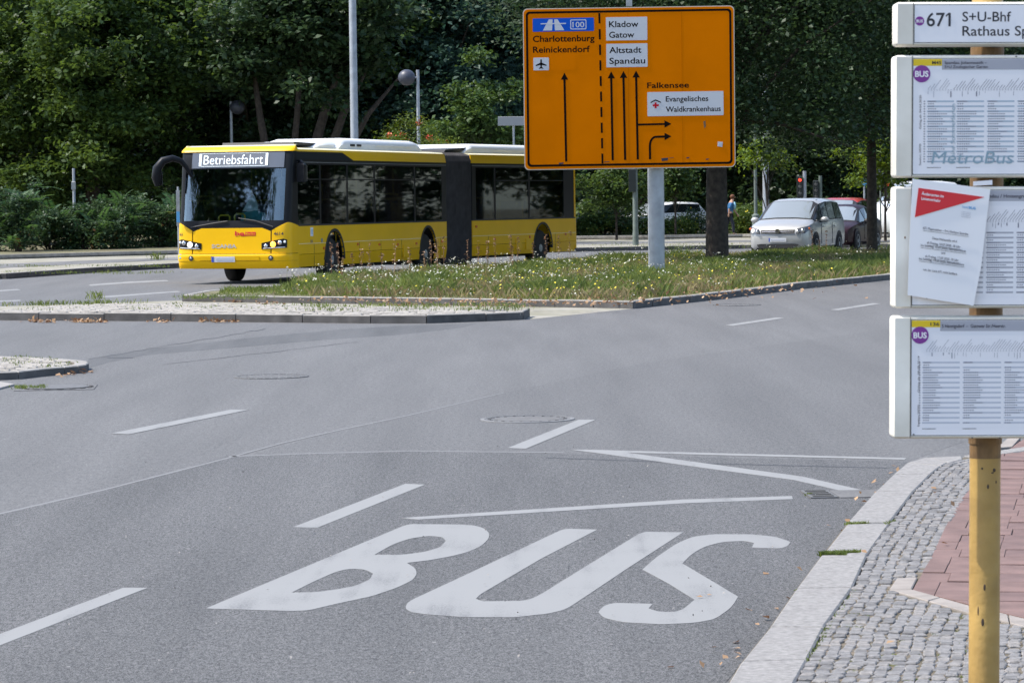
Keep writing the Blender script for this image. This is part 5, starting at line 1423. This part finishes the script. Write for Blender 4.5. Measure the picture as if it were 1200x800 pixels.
def signal(px,D,pyl,label,m='galvanised',lit=True):
    p = PD(px,240,D); zl = PD(px,pyl,D).z-.12; t = thing('traffic_light',label,'traffic light',(p.x,D,.12),0,'traffic lights at the far junction')
    b = MB(); b.lathe([(.075,-.2),(.07,zl+.35)],10); b.build('pole',m,t,smooth=True)
    b = MB(); b.box((-.19,-.02,zl-.25),(.22,.2,.82),0,.03); hd_ = b.build('signal_head','signal_black',t)
    for k,mm in enumerate(('signal_red' if lit else 'case_dark','case_dark','case_dark')):
        b = MB(); b.lathe([(.065,0),(.065,-.04),(.01,-.05)],12,'Y',(-.19,-.12,zl-.0-.25*k)); b.build('lens',mm,hd_)
        b = MB(); b.tube([(-.19,-.13,zl+.09-.25*k),(-.19,-.25,zl+.07-.25*k)],.03,6); b.build('visor','signal_black',hd_)
signal(943,116,211,'traffic light with a red lamp on a pale pole above the minivan roof')
signal(961.5,122,216,'unlit traffic light on a green pole right of the red lit one','post_green',False)
signal(1046,120,216,'traffic light with red lamp peeking out beside the timetable cases','post_green')
t = thing('warning_sign','back of a triangular sign on a post right of the thin tree trunk','road sign',(PD(1032,240,112).x,112,.12))
b = MB(); b.tube([(0,.04,-.1),(0,.04,3.0)],.03,8); b.build('pole','post_green',t)
zt_ = PD(1032,197,112).z-.12
b = MB(); b.plane_poly([(-.28,zt_-.42),(.28,zt_-.42),(.03,zt_+.03),(-.03,zt_+.03)],lambda a,c,d:(a,-d,c),-.02,0); b.build('panel','sign_back',t,recalc=True)
t = thing('blue_sign','small blue sign on a pale post between thin trunk and minivan','road sign',(PD(1013,240,118).x,118,.12))
b = MB(); b.tube([(0,.03,-.1),(0,.03,2.3)],.035,8); b.build('pole','galvanised',t)
b = MB(); b.box((0,0,2.15),(.22,.02,.3)); b.build('panel','print_sky',t)
# ================================================================ person beyond the hedge
pp = PD(855.5,285,127); t = thing('person','pedestrian in a dark blue shirt with a light bag, walking right behind the hedge','person',(pp.x,127,.12),R(0))
def skin(name, vs, es, rs, m, par):
    me = bpy.data.meshes.new(name); me.from_pydata(vs,es,[]); o = link(name,me,par); me.materials.append(M[m])
    md = o.modifiers.new('skin','SKIN'); md.use_smooth_shade = True
    if not me.skin_vertices: 
        bpy.context.view_layer.objects.active = o
    sv_ = me.skin_vertices[0].data if me.skin_vertices else None
    if sv_:
        for i,r in enumerate(rs): sv_[i].radius = (r,r)
        sv_[0].use_root = True
    s2 = o.modifiers.new('sub','SUBSURF'); s2.levels = 1; s2.render_levels = 1
    return o
def body_graph(o=0):
    v = [(0,0,.90),(.02,0,1.10),(.05,0,1.30),(.08,0,1.42),(.11,0,1.50),(.13,0,1.60)]
    e = [(0,1),(1,2),(2,3),(3,4),(4,5)]; r = [.13,.12,.14,.10,.055,.095]
    def add(par_,p,rad): v.append(p); r.append(rad); e.append((par_,len(v)-1)); return len(v)-1
    for s_,ph in ((-1,.22),(1,-.2)):
        k = add(0,(0,s_*.09,.84),.085); k = add(k,(ph*.6,s_*.09,.48),.06); k = add(k,(ph*.9-.05,s_*.09,.10),.04); k = add(k,(ph*.9+.10,s_*.09,.03),.035)
        a = add(3,(.07,s_*.17,1.39),.06); a = add(a,(.07-ph*.5,s_*.22,1.12),.045); a = add(a,(.14-ph*.9,s_*.22,.92),.03); h_ = add(a,(.16-ph*1.05,s_*.22,.85),.03)
        for f in range(5):
            z = .79 if f<4 else .83; add(h_,(.13-ph*1.05+f*.02,s_*(.22 if f<4 else .19),z),.009)
    return v,e,r
v,e,r = body_graph(); skin('body',v,e,r,'skin',t)
skin('shirt',[(0,0,.88),(.02,0,1.10),(.05,0,1.30),(.08,0,1.42),(.07,-.18,1.38),(-.04,-.23,1.12),(.07,.18,1.38),(.17,.23,1.12)],[(0,1),(1,2),(2,3),(3,4),(4,5),(3,6),(6,7)],[.15,.14,.16,.11,.075,.06,.075,.06],'shirt_blue',t)
skin('trousers',[(0,0,.90),(0,-.09,.84),(.13,-.09,.48),(.15,-.09,.10),(0,.09,.84),(-.12,.09,.48),(-.23,.09,.10)],[(0,1),(1,2),(2,3),(0,4),(4,5),(5,6)],[.14,.10,.075,.06,.10,.075,.06],'trousers',t)
b = MB(); b.sphere((.115,0,1.645),.108,14,9,(1,.9,1)); b.build('hair','hair',t,smooth=True)
b = MB(); b.sphere((.20,-.03,1.27),1,10,8,(.07,.13,.17)); b.build('bag','bag_cyan',t,smooth=True)
b = MB(); b.sphere((.225,0,1.60),1,8,6,(.02,.018,.022)); b.build('nose','skin',t,smooth=True)
# ================================================================ foliage
def quads_obj(name, V, m, parent=None, npoly=4):
    """V: (N,4,3) or (N,3,3) corner array -> one mesh of N loose faces"""
    N_, K = V.shape[0], V.shape[1]
    me = bpy.data.meshes.new(name); me.vertices.add(N_*K); me.vertices.foreach_set('co', V.reshape(-1).astype(np.float32))
    me.loops.add(N_*K); me.loops.foreach_set('vertex_index', np.arange(N_*K, dtype=np.int32))
    me.polygons.add(N_); me.polygons.foreach_set('loop_start', np.arange(0,N_*K,K,dtype=np.int32)); me.polygons.foreach_set('loop_total', np.full(N_,K,dtype=np.int32))
    me.materials.append(M[m]); me.update(calc_edges=True)
    return me if parent is False else link(name, me, parent)
def unit_v(n, rng): v = rng.normal(size=(n,3)); return v/np.linalg.norm(v,axis=1,keepdims=True)
def leaves(cs, L, rng, up=.55, wid=.62, droop=-.15):
    """folded leaf quads at the points cs, mostly facing upwards and outwards"""
    n = len(cs); d = unit_v(n,rng); d[:,2] = d[:,2]*.55+droop; d /= np.linalg.norm(d,axis=1,keepdims=True)
    nn = unit_v(n,rng); nn[:,2] = np.abs(nn[:,2])+up; s = np.cross(d,nn); s /= np.linalg.norm(s,axis=1,keepdims=True)+1e-9
    l = (L*rng.uniform(.6,1.25,n))[:,None]; f = np.cross(s,d)*l*.10
    return np.stack([cs, cs+d*l*.48+s*l*wid*.5+f, cs+d*l, cs+d*l*.48-s*l*wid*.5+f],axis=1)
def crown_points(n_cl, n_lf, R3, c, rng, hollow=2.0, sd=.5, flat=.55, lower=-.95, shear=0):
    """clusters spread through an uneven ellipsoid, leaves gathered round each cluster"""
    u = unit_v(n_cl*2,rng); u = u[u[:,2]>lower][:n_cl]; rr = rng.random(len(u))**(1/hollow)
    lump = 1+.16*np.sin(u[:,0]*5+c[0])+.14*np.sin(u[:,1]*6+c[1]*2)+.12*np.sin(u[:,2]*7)
    P_ = u*rr[:,None]*lump[:,None]*np.array(R3)+np.array(c)
    k = rng.integers(0,len(P_),n_lf); g_ = rng.normal(size=(n_lf,3))*np.array([sd,sd,sd*flat])
    g_[:,2] -= (g_[:,0]**2+g_[:,1]**2)*.25
    return P_[k]+g_, P_
def branch_mesh(trunk_r, h, P_, rng, nb, c, fork=.35, lean=(0,0), seg=5):
    b = MB(); b.tube([(0,0,-.3),(lean[0]*.03,0,.25),(lean[0]*.15,lean[1]*.15,h*.3),(lean[0]*.55,lean[1]*.55,h*.65),(lean[0],lean[1],h*1.0)],[trunk_r*1.5,trunk_r*1.08,trunk_r*.92,trunk_r*.65,trunk_r*.2],12)
    idx = rng.choice(len(P_), min(nb,len(P_)), replace=False)
    for i in idx:
        e = Vector(P_[i]); f = rng.uniform(fork,.8); s = Vector((lean[0]*f*.8,lean[1]*f*.8,h*f*.8))
        if e.z < s.z-.6: s.z = max(h*.28,e.z-.2)
        mid = s.lerp(e,.5)+Vector((rng.normal()*.2,rng.normal()*.2,.35+rng.normal()*.15)); r0 = trunk_r*rng.uniform(.22,.45)
        b.tube([s,s.lerp(mid,.5)+Vector((0,0,.12)),mid,mid.lerp(e,.55),e],[r0,r0*.8,r0*.55,r0*.32,r0*.1],6,cap=False)
    return b
_proto = {}
def tree_proto(key, seed, R3, c, n_cl, n_lf, L, lm, tr, h, nb, bark='bark', **k):
    rng = np.random.default_rng(seed); pts, P_ = crown_points(n_cl,n_lf,R3,c,rng,**k)
    if key == 'D': pts = pts[pts[:,2] > 2.55+.35*np.sin(pts[:,0]*2.1)*np.sin(pts[:,1]*1.7)+rng.uniform(0,.5,len(pts))]
    me = quads_obj('crown', leaves(pts,L,rng), lm, False)
    tm = branch_mesh(tr,h,P_,rng,nb,c).build('trunk',bark,mesh_only=True,smooth=True)
    _proto[key] = (me,tm)
def plant_tree(key, name, label, X, Y, rot=0, s=1.0, group=None, lm=None, z=.15, cat='tree', sz=None):
    t = thing(name,label,cat,(X,Y,z),rot,group); t.scale = (s,s,sz or s)
    me,tm = _proto[key]
    if lm:
        k2 = (key,lm)
        if k2 not in _proto: m2 = me.copy(); m2.materials[0] = M[lm]; _proto[k2] = m2
        me = _proto[k2]
    link('crown',me,t); link('trunk',tm,t); return t
tree_proto('A',1,(5.0,4.6,6.4),(0,0,7.4),330,76000,.27,'leaf_maple',.30,11,26,sd=.45)
tree_proto('B',2,(4.6,4.6,6.4),(.3,0,8.0),280,56000,.26,'leaf_dark',.26,12,26,sd=.46)
tree_proto('C',3,(5.6,4.8,5.6),(-.3,0,7.0),300,58000,.27,'leaf_linden',.32,10,28,sd=.48,bark='bark_pale')
tree_proto('D',4,(5.2,4.6,4.4),(0,0,6.3),300,105000,.125,'leaf_dark',.24,8,30,sd=.50,lower=-.98,hollow=2.6)
rng_e = None
_proto['E'] = (_proto['D'][0], branch_mesh(.135,8,crown_points(60,10,(5.2,4.6,4.4),(0,0,6.8),np.random.default_rng(4),hollow=2.6)[1],np.random.default_rng(9),16,None,fork=.55).build('trunk','bark',mesh_only=True,smooth=True))
G1 = 'tall park trees beyond the far pavement'
back = [('A',-23.5,124,.3,1.0,None,'broad maple at the far left edge behind the shrubs'),
        ('A',-16.6,119,2.1,.98,'leaf_linden','bright fringed maple overhanging the left shrubs'),
        ('C',-10.8,127,1.0,1.02,'leaf_dark','dark spreading tree behind the bus mirror'),
        ('C',-7.0,131,4.0,1.1,None,'tree with leaning limbs just left of the tall lamp mast'),
        ('B',-3.0,129,.5,1.08,'leaf_blue','bluish green tree right of the tall lamp mast'),
        ('A',1.2,134,3.3,1.0,'leaf_dark','tree behind the rear of the bus left of the orange sign'),
        ('B',6.5,148,5.0,1.05,None,'tree directly behind the orange sign'),
        ('C',12.5,150,2.2,1.05,'leaf_dark','dark tree behind the minivan roof'),
        ('B',18.5,148,1.2,1.1,'leaf_blue','bluish tree between thin trunk and timetable cases'),
        ('A',25,143,.9,1.0,'leaf_dark','tree hidden largely behind the timetable cases')]
names = {'A':'maple_tree','B':'park_tree','C':'spreading_tree'}
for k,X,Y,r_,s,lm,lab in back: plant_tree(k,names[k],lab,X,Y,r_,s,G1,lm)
G2 = 'second row of dark park trees'
labs = ['dark tree of the second row at the far left edge','dark tree of the second row behind the far left maple','dark tree of the second row above the left shrubs','dark tree of the second row above the bus mirror','dark tree of the second row left of the lamp mast','dark tree of the second row right of the lamp mast','dark tree of the second row above the bus rear','dark tree of the second row behind the orange sign','dark tree of the second row right of the orange sign','dark tree of the second row above the silver minivan','dark tree of the second row above the dark red car','dark tree of the second row behind the name sign','dark tree of the second row at the right edge']
for i,lab in enumerate(labs):
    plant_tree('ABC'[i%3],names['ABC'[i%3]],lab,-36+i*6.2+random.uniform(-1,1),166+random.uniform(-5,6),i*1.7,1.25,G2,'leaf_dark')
t = thing('leaning_tree','old tree with bare leaning limbs between the bus roof and the tall lamp mast','tree',(PD(352,240,117).x,117,.15))
rg_l = np.random.default_rng(44); pts_l,P_l = crown_points(120,26000,(4.2,3.2,3.0),(.6,0,8.6),rg_l,sd=.45); link('crown',quads_obj('crown',leaves(pts_l,.30,rg_l),'leaf_dark',False),t)
b = MB()
for (dx,r_,tx,tz) in ((-.9,.17,-1.9,8),(-.2,.22,1.7,7),(.3,.19,2.6,6.6),(-.5,.15,.2,8.5),(.6,.13,4.0,6.5)):
    b.tube([(dx*.3,0,-.2),(dx*.6,0,1.2),(dx+(tx-dx)*.3,-.1,3.0),(dx+(tx-dx)*.62,-.1,5.0),(tx,0,tz)],[r_*1.4,r_*1.15,r_,r_*.8,r_*.3],10)
b.build('trunk','bark',t,smooth=True)
# the wood behind, one mass
rng = np.random.default_rng(77)
n = 70000; cs = np.stack([rng.uniform(-75,80,n), rng.uniform(186,215,n), rng.uniform(0,1,n)**1.15*20],axis=1)
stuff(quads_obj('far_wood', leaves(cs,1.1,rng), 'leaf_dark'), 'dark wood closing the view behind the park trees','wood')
# undergrowth at the feet of the trees
n = 42000; cs = np.stack([rng.uniform(-40,45,n), rng.uniform(150,185,n), rng.beta(1,2.2,n)*3.0],axis=1)
stuff(quads_obj('undergrowth', leaves(cs,.55,rng), 'leaf_dark'), 'dark undergrowth at the feet of the park trees','undergrowth')
# unseen trees added beside the frame to darken what the bus mirrors
G3 = 'unseen trees added beside the road for the bus to mirror'
for k_,(X_,Y_,s_,lab_) in enumerate([(27,106,1.2,'unseen tree added right of the far carriageway'),(36,104,1.3,'unseen tree added further along the far carriageway'),(47,108,1.4,'unseen tree added past the end of the island'),(60,112,1.5,'last unseen tree added on the right of the road'),
        (-26,44,1.05,'unseen tall tree on the left roadside nearest the bus'),(-36,33,1.15,'unseen tall tree on the left roadside beyond the nearest one'),(-50,22,1.25,'unseen large tree on the left roadside furthest from the bus'),(-40,5,1.6,'unseen tree on the left behind the viewer')]):
    plant_tree('ABC'[k_%3],names['ABC'[k_%3]],lab_,X_,Y_,k_*1.3,s_,G3,'leaf_dark',z=-.02 if Y_<60 else .15)
# island trees: thick trunk by the sign, thin trunk further right
t = plant_tree('D','linden_tree','linden with a thick dark trunk right of the orange sign on the island',PD(840.5,300,73).x,73,.4,1.12,None,None,.08)
t = plant_tree('E','linden_tree','linden with a thin dark trunk beside the timetable cases on the island',PD(1022,290,82).x,82,2.6,1.05,None,None,.08)
# low sunlit boughs
def bough(name,label,px,py,D,R3,n,L,lm,seed,cat='tree'):
    p = PD(px,py,D); rg = np.random.default_rng(seed); t = thing(name,label,cat,(p.x,D,.15),0)
    pts,P_ = crown_points(26,n,R3,(0,0,p.z-.15),rg,sd=.28)
    link('crown',quads_obj('crown',leaves(pts,L,rg),lm,False),t)
    branch_mesh(.045,p.z-.15,P_,rg,10,(0,0,0)).build('trunk','bark',t,smooth=True)
bough('young_tree','young yellow green tree glowing left above the minivan',899,178,98,(.75,.7,.5),1500,.15,'leaf_pale',5)
bough('young_tree','sunlit yellow green tree between the thin trunk and the timetable cases',1037,190,106,(1.3,1.1,1.2),3800,.16,'leaf_pale',6)
bough('young_tree','small leafy tree with yellowish boughs right behind the bus rear',722,222,118,(1.7,1.3,1.15),5200,.17,'leaf_linden',8)
bough('young_tree','slim young tree in front of the white parked car',791,205,124,(1.1,.9,.9),2600,.16,'leaf_maple',9)
bough('young_tree','small bluish tree right of the globe lamp behind the bus roof',565,120,112,(2.1,1.6,1.9),8000,.19,'leaf_maple',10)
# rowan with red berries behind the bus
p = PD(486,158,96); rg = np.random.default_rng(21); t = thing('rowan_tree','rowan with orange berries peeping over the bus roof','tree',(p.x,96,.12))
pts,P_ = crown_points(40,9000,(1.55,1.3,1.35),(0,0,3.1),rg,sd=.26); link('crown',quads_obj('crown',leaves(pts,.10,rg,wid=.38),'leaf_rowan',False),t)
branch_mesh(.09,3.1,P_,rg,14,(0,0,0)).build('trunk','bark',t,smooth=True)
bb_ = np.concatenate([P_[rg.integers(0,len(P_),1)]+rg.normal(size=(26,3))*.05+np.array([0,-.1,.1]) for _ in range(42)])
stuff(quads_obj('berries',leaves(bb_,.06,rg,wid=1.0),'berry',t))
# ---------------------------------------------------------------- shrubs
def frond_quads(base, dirs, L, n, rg, leaf=.13):
    out = []; base = np.asarray(base)
    for k in range(len(base)):
        d = dirs[k]; s = np.cross(d,[0,0,1]); s = s/(np.linalg.norm(s)+1e-9); up = np.cross(s,d)
        for j in range(n):
            f = (j+1.5)/(n+1.5); p = base[k]+d*L[k]*f+np.array([0,0,-.35*L[k]*f*f]); l = leaf*(1.1-.55*f)*L[k]/.8
            for sg_ in (-1,1):
                dd = s*sg_*.95+d*.35+np.array([0,0,-.22]); dd /= np.linalg.norm(dd); w_ = np.cross(dd,up+rg.normal(size=3)*.15); w_ /= np.linalg.norm(w_)+1e-9
                out.append([p, p+dd*l*.45+w_*l*.16, p+dd*l, p+dd*l*.45-w_*l*.16])
    return np.array(out)
def shrub(name,label,X,Y,R3,n,L,lm,seed,fronds=0,fl=.8,group=None,z=.16,cat='shrub',fm='leaf_frond',flw=None):
    rg = np.random.default_rng(seed); t = thing(name,label,cat,(X,Y,z),0,group)
    pts,P_ = crown_points(34,n,R3,(0,0,R3[2]*.85),rg,sd=.20,hollow=2.6,lower=-.9); pts[:,2] = np.maximum(pts[:,2],.02)
    link('foliage',quads_obj('foliage',leaves(pts,L,rg,up=.7),lm,False),t)
    b = MB()
    for i in rg.choice(len(P_),9,replace=False):
        e = Vector(P_[i]); b.tube([(e.x*.2,e.y*.2,-.05),(e.x*.5,e.y*.5,e.z*.5),tuple(e)],[.03,.022,.008],5)
    if fronds:
        th = rg.uniform(0,2*math.pi,fronds); el = rg.uniform(.15,1.15,fronds); dirs = np.stack([np.cos(th)*np.cos(el),np.sin(th)*np.cos(el),np.sin(el)],axis=1)
        k = rg.integers(0,len(P_),fronds); bs = P_[k]*np.array([.9,.9,.95]); Ls = rg.uniform(.6,1.15,fronds)*fl
        link('fronds',quads_obj('fronds',frond_quads(bs,dirs,Ls,11,rg,.17),fm,False),t)
        for q_ in range(0,fronds,2):
            e0 = Vector(bs[q_]); e1 = e0+Vector(dirs[q_])*Ls[q_]+Vector((0,0,-.35*Ls[q_])); b.tube([tuple(e0),tuple(e0.lerp(e1,.5)+Vector((0,0,.09*Ls[q_]))),tuple(e1)],[.010,.008,.004],4,cap=False)
    b.build('stems','bark',t)
    if flw:
        k = rg.integers(0,len(P_),flw[1]); pf = P_[k]*1.05+rg.normal(size=(flw[1],3))*.12; stuff(quads_obj('blossoms',leaves(pf,.09,rg,wid=1.0),flw[0],t))
    return t
GL = 'feathery shrubs along the left verge'
sl = [(22,103,1.1,1.3,60,'tall feathery sumac with long fronds at the left edge'),(-14,104,1.2,.85,34,'low yellowish shrub cut by the left picture edge'),(60,106,1.2,.9,30,'reddish tinted shrub beside the tall sumac'),
      (98,106,1.1,.85,34,'rounded shrub at the foot of the grey verge post'),(126,107,1.2,.9,46,'fern like shrub right of the grey verge post'),(155,109,1.2,.95,50,'dark feathery shrub in the middle of the left verge'),
      (183,110,1.2,1.0,52,'dense shrub with drooping fronds near the bus mirror'),(209,111,1.3,.95,44,'shrub touching the left edge of the bus windscreen'),(240,114,1.3,.9,20,'shrub hidden behind the front of the bus')]
for i,(px,D,rx,rz,nf_,lab) in enumerate(sl):
    p = PD(px,280,D); shrub('sumac_shrub' if i in (0,4,5,6) else 'leafy_shrub',lab,p.x,D,(rx,1.0,rz),4200,.13,'leaf_shrub',100+i,int(nf_*1.5),1.1,GL)
GR = 'rose hedge bushes behind the far pavement on the right'
for i,(px,D,rx,rz,lab) in enumerate([(688,131,1.1,.58,'rose bush directly behind the rear end of the bus'),(706,131,.9,.62,'yellow flecked rose bush right of the bus rear'),(724,131,.9,.66,'dense rose bush left of the traffic post'),(752,131,1.1,.42,'rose bush just right of the traffic post'),
      (790,131,1.1,.36,'low rose bush right of the thick grey sign post'),(812,132,1.0,.5,'yellowish rose bush left of the thick tree trunk'),(868,131,.8,.55,'rose bush between thick trunk and minivan'),(878,130,1.0,.75,'tall rose bush behind the minivan mirror'),
      (895,132,1.1,.8,'rose bush behind the minivan bonnet'),(1040,122,1.2,.75,'bush right of the thin trunk under the white van'),(1062,123,1.2,.8,'bush hidden behind the timetable cases')]):
    p = PD(px,280,D); shrub('rose_bush',lab,p.x,D,(rx,.9,rz),3400,.11,'leaf_rose' if i%3!=2 else 'leaf_shrub',200+i,0,.8,GR,flw=('flower_yellow' if i%2 else 'flower_white',26))
# ---------------------------------------------------------------- grasses
def blades(X,Y,Z0,H,rg,w_=.012,lean=.35):
    n = len(X); th = rg.uniform(0,2*math.pi,n); ln = rg.uniform(0,lean,n)*H; f = rg.uniform(0,2*math.pi,n)
    wx,wy = np.cos(f)*w_*.5,np.sin(f)*w_*.5; Z0 = np.broadcast_to(Z0,(n,)).astype(float)
    b0 = np.stack([X-wx,Y-wy,Z0],1); b1 = np.stack([X+wx,Y+wy,Z0],1)
    m0 = np.stack([X+wx*.7+np.cos(th)*ln*.35,Y+wy*.7+np.sin(th)*ln*.35,Z0+H*.6],1)
    tp = np.stack([X+np.cos(th)*ln,Y+np.sin(th)*ln,Z0+H],1)
    return np.stack([b0,b1,m0,tp],1)
def scatter(poly,n,rg,bias=None):
    X = np.array([p[0] for p in poly]); Y = np.array([p[1] for p in poly]); xs = rg.uniform(X.min(),X.max(),n*3); ys = rg.uniform(Y.min(),Y.max(),n*3)
    k = inpoly_np(xs,ys,poly); return xs[k][:n],ys[k][:n]
rg = np.random.default_rng(5)
gp = shrink([p for p in isl_poly if True],.28)
# the turf does not reach the pointed left tip
X,Y = scatter(gp,190000,rg); k = (X > -5.3); X,Y = X[k],Y[k]
dens = np.sin(X*1.3+Y*.5)*np.sin(Y*.9-X*.4)+np.sin(X*3.1)*.3
k = rg.random(len(X)) < .72+.25*dens; X,Y,dens = X[k],Y[k],dens[k]
H = rg.uniform(.05,.22,len(X))*(1+.45*dens)
fr_ = np.interp(X,[p[0] for p in front],[p[1] for p in front]); H *= np.clip((Y-fr_)/1.6,.35,1.0); H *= np.where(X<-4.2,.45,1.0)
edge = rg.random(len(X))
stuff(quads_obj('tall_grass',blades(X,Y,.10,H,rg,.016,.9),'grass_blade'),'tall uncut grass growing on the kerbed island','grass')
X2,Y2 = scatter(gp,38000,rg); k = X2 > -3.5; X2,Y2 = X2[k],Y2[k]
stuff(quads_obj('dry_grass',blades(X2,Y2,.10,rg.uniform(.05,.22,len(X2)),rg,.014,1.1),'grass_dry'),'dry straw coloured grass between the green on the island','grass')
# blossoms: flat white heads and yellow specks on stems
def heads(X,Y,Z,r,rg):
    a = rg.uniform(0,2*math.pi,len(X)); c = np.stack([X,Y,Z],1); u = np.stack([np.cos(a),np.sin(a),rg.uniform(-.35,.35,len(X))],1)*r[:,None]; v_ = np.stack([-np.sin(a),np.cos(a),rg.uniform(-.35,.35,len(X))],1)*r[:,None]
    v_[:,2] += r*.5
    return np.stack([c-u,c-v_,c+u,c+v_],1)
X,Y = scatter(gp,2500,rg); w1 = np.where(X<0,.95,np.where(X<1.5,.7,np.where(X<5,.5,.12))); k = (rg.random(len(X)) < w1)&(X>-4.4); X,Y = X[k],Y[k]
Z = .10+rg.uniform(.14,.36,len(X))*np.clip((Y-np.interp(X,[p[0] for p in front],[p[1] for p in front]))/2,.4,1.15)
hh = np.concatenate([heads(X+rg.normal(size=len(X))*.03,Y,Z+rg.normal(size=len(X))*.012,rg.uniform(.009,.020,len(X)),rg) for _ in range(3)])
stuff(quads_obj('white_flowers',hh,'flower_white'),'white flower heads dotted over the island grass','flowers')
stuff(quads_obj('flower_stems',blades(X,Y,.08,Z-.08,rg,.014,.05),'grass_blade'),'thin stems carrying the white flower heads','flower stems')
X,Y = scatter(gp,1800,rg); k = (X>-4)&(rg.random(len(X))<np.where((X>-1)&(X<5),.9,.35)); X,Y = X[k],Y[k]
stuff(quads_obj('yellow_flowers',heads(X,Y,.10+rg.uniform(.10,.24,len(X)),rg.uniform(.012,.022,len(X)),rg),'flower_yellow'),'small yellow flowers among the island grass','flowers')
# rusty dock stalks near the bus wheels
st_x,st_y,st_h = [],[],[]
for px,D in [(388,61),(396,61.5),(401,60),(412,62),(424,62),(433,62.5),(447,63),(462,64),(480,65),(497,66),(505,66.5),(512,67),(520,67.5),(548,69),(561,70),(571,70),(580,71),(598,72),(607,72.5),(625,73.5),(640,74),(655,75),(668,75.5),(600,66),(512,61),(960,78),(952,79),(968,78.5)]:
    p = PD(px,300,D); st_x.append(p.x); st_y.append(D); st_h.append(random.uniform(.5,.85))
V = []
for x,y,h in zip(st_x,st_y,st_h):
    m_ = 32; zz = rg.uniform(h*.35,h,m_); rr = (.045*(1.15-zz/h))
    rr = rr*.7; cs = np.stack([x+rg.normal(size=m_)*rr,y+rg.normal(size=m_)*rr,.1+zz],1); V.append(leaves(cs,.05,rg,wid=.7))
    V.append(blades(np.array([x]),np.array([y]),.08,np.array([h]),rg,.02,.05))
stuff(quads_obj('dock_stalks',np.concatenate(V),'rust_stalk'),'rusty brown dock stalks standing in the island grass by the bus wheels','weeds')
# tufts on pavements, islands and in kerb joints
V = []
def tuft(px,py,z,n,h,sp,rg=rg):
    p = P(px,py,z); X = p.x+rg.normal(size=n)*sp; Y = p.y+rg.normal(size=n)*sp; V.append(blades(X,Y,z-.01,rg.uniform(.3,.8,n)*h,rg,.012,.8))
for px in (8,40,48,57,95,104,110,112,124,128,150,60,75): tuft(px,358-px*.022,.12,26,.13,.12)
for i in range(70): tuft(random.uniform(350,610),random.uniform(356.5,364.5),.12,16,.10,.10)
for i in range(46): tuft(random.uniform(20,350),random.uniform(355,364),.12,10,.07,.08)
for i in range(60): tuft(random.uniform(0,206),random.choice([random.uniform(318,321),random.uniform(311,313)]),.12,14,.10,.2)
for i in range(90): tuft(random.uniform(690,1040),random.uniform(285,291),.12,14,.12,.3)
for i in range(24): tuft(random.uniform(0,96),random.uniform(417,430),.08,10,.05,.05)
tuft(185,304,.14,60,.35,.12); tuft(112,349.5,.12,40,.22,.08)
for i in range(30): tuft(random.uniform(20,52),random.uniform(452,455),.01,10,.05,.03)
for i in range(40): tuft(random.uniform(215,300),random.uniform(346,350),.12,12,.09,.12)
stuff(quads_obj('weed_tufts',np.concatenate(V),'grass_blade'),'weed tufts in the joints of pavements and islands','weeds')
V = []
def joint(px0,py0,px1,py1,n,h,z=KH):
    a,c = P(px0,py0,z),P(px1,py1,z); t_ = rg.random(n); X = a.x+(c.x-a.x)*t_+rg.normal(size=n)*.006; Y = a.y+(c.y-a.y)*t_+rg.normal(size=n)*.008
    V.append(blades(X,Y,z-.008,rg.uniform(.3,1,n)*h,rg,.005,1.2))
joint(961,649,1006,647,700,.028); joint(963,650,990,650,400,.03); joint(992,613,1016,612,240,.02); joint(930,689,962,688.5,60,.008); joint(1040,613,1048,609,70,.02)
for i in range(46):
    x_,y_ = random.uniform(958,1130),random.uniform(715,799); joint(x_,y_,x_+random.uniform(3,9),y_,26,.012,KH-.004)
joint(945,772,975,728,120,.014); joint(965,740,1000,690,100,.012)
p = P(948,580); joint(944,581,952,580,120,.03,.0)
stuff(quads_obj('joint_moss',np.concatenate(V),'grass_blade'),'moss and short grass in the joints of the near pavement','moss')
# dead leaves
cs = []
def litter(px0,py0,px1,py1,n,z=.0,sp=.05):
    for _ in range(n):
        f = random.random(); p = P(px0+(px1-px0)*f,py0+(py1-py0)*f,z); cs.append((p.x+random.gauss(0,sp),p.y+random.gauss(0,sp),z+random.uniform(.006,.03)))
for a,c,n in ((36,62,60),(82,112,70),(118,124,16),(174,204,26),(228,282,50)): litter(a,377.5,c,378.2,n,.0,.05)
litter(300,356.5,330,357,26,.0,.06); litter(450,358,620,360,110,.0,.07); litter(215,353,300,355,26)
litter(380,352,735,357,300,.12,.22); litter(740,357,940,335,50,.13,.35); litter(780,352,900,330,160,.14,1.0); litter(940,325,1040,315,60,.14,1.0)
litter(64,442,110,436,16); 
litter(850,792,1010,600,26,.0,.12); litter(1010,600,1058,545,18,.0,.06); litter(760,770,930,620,5,.0,.4)
litter(940,780,1110,560,12,KH,.3)
cs = np.array(cs)
V = leaves(cs,.075,rg,up=1.5,wid=.7,droop=0); near_ = cs[:,1] < 24
V[near_] = cs[near_][:,None,:]+(V[near_]-cs[near_][:,None,:])*.5
V[:,:,2] = np.maximum(V[:,:,2], .004+np.where(cs[:,2]>.09,.1,0)[:,None])
stuff(quads_obj('dead_leaves',V,'dead_leaf'),'brown fallen leaves lying along the kerbs','fallen leaves')
n = 260; xs = rg.uniform(80,1000,n); ys = 520+270*rg.random(n)
cs = np.array([tuple(P(a,c,.012)) for a,c in zip(xs,ys)]); stuff(quads_obj('road_grit',leaves(cs,.014,rg,up=3,droop=0),'granite'),'pale grit scattered on the asphalt','grit')
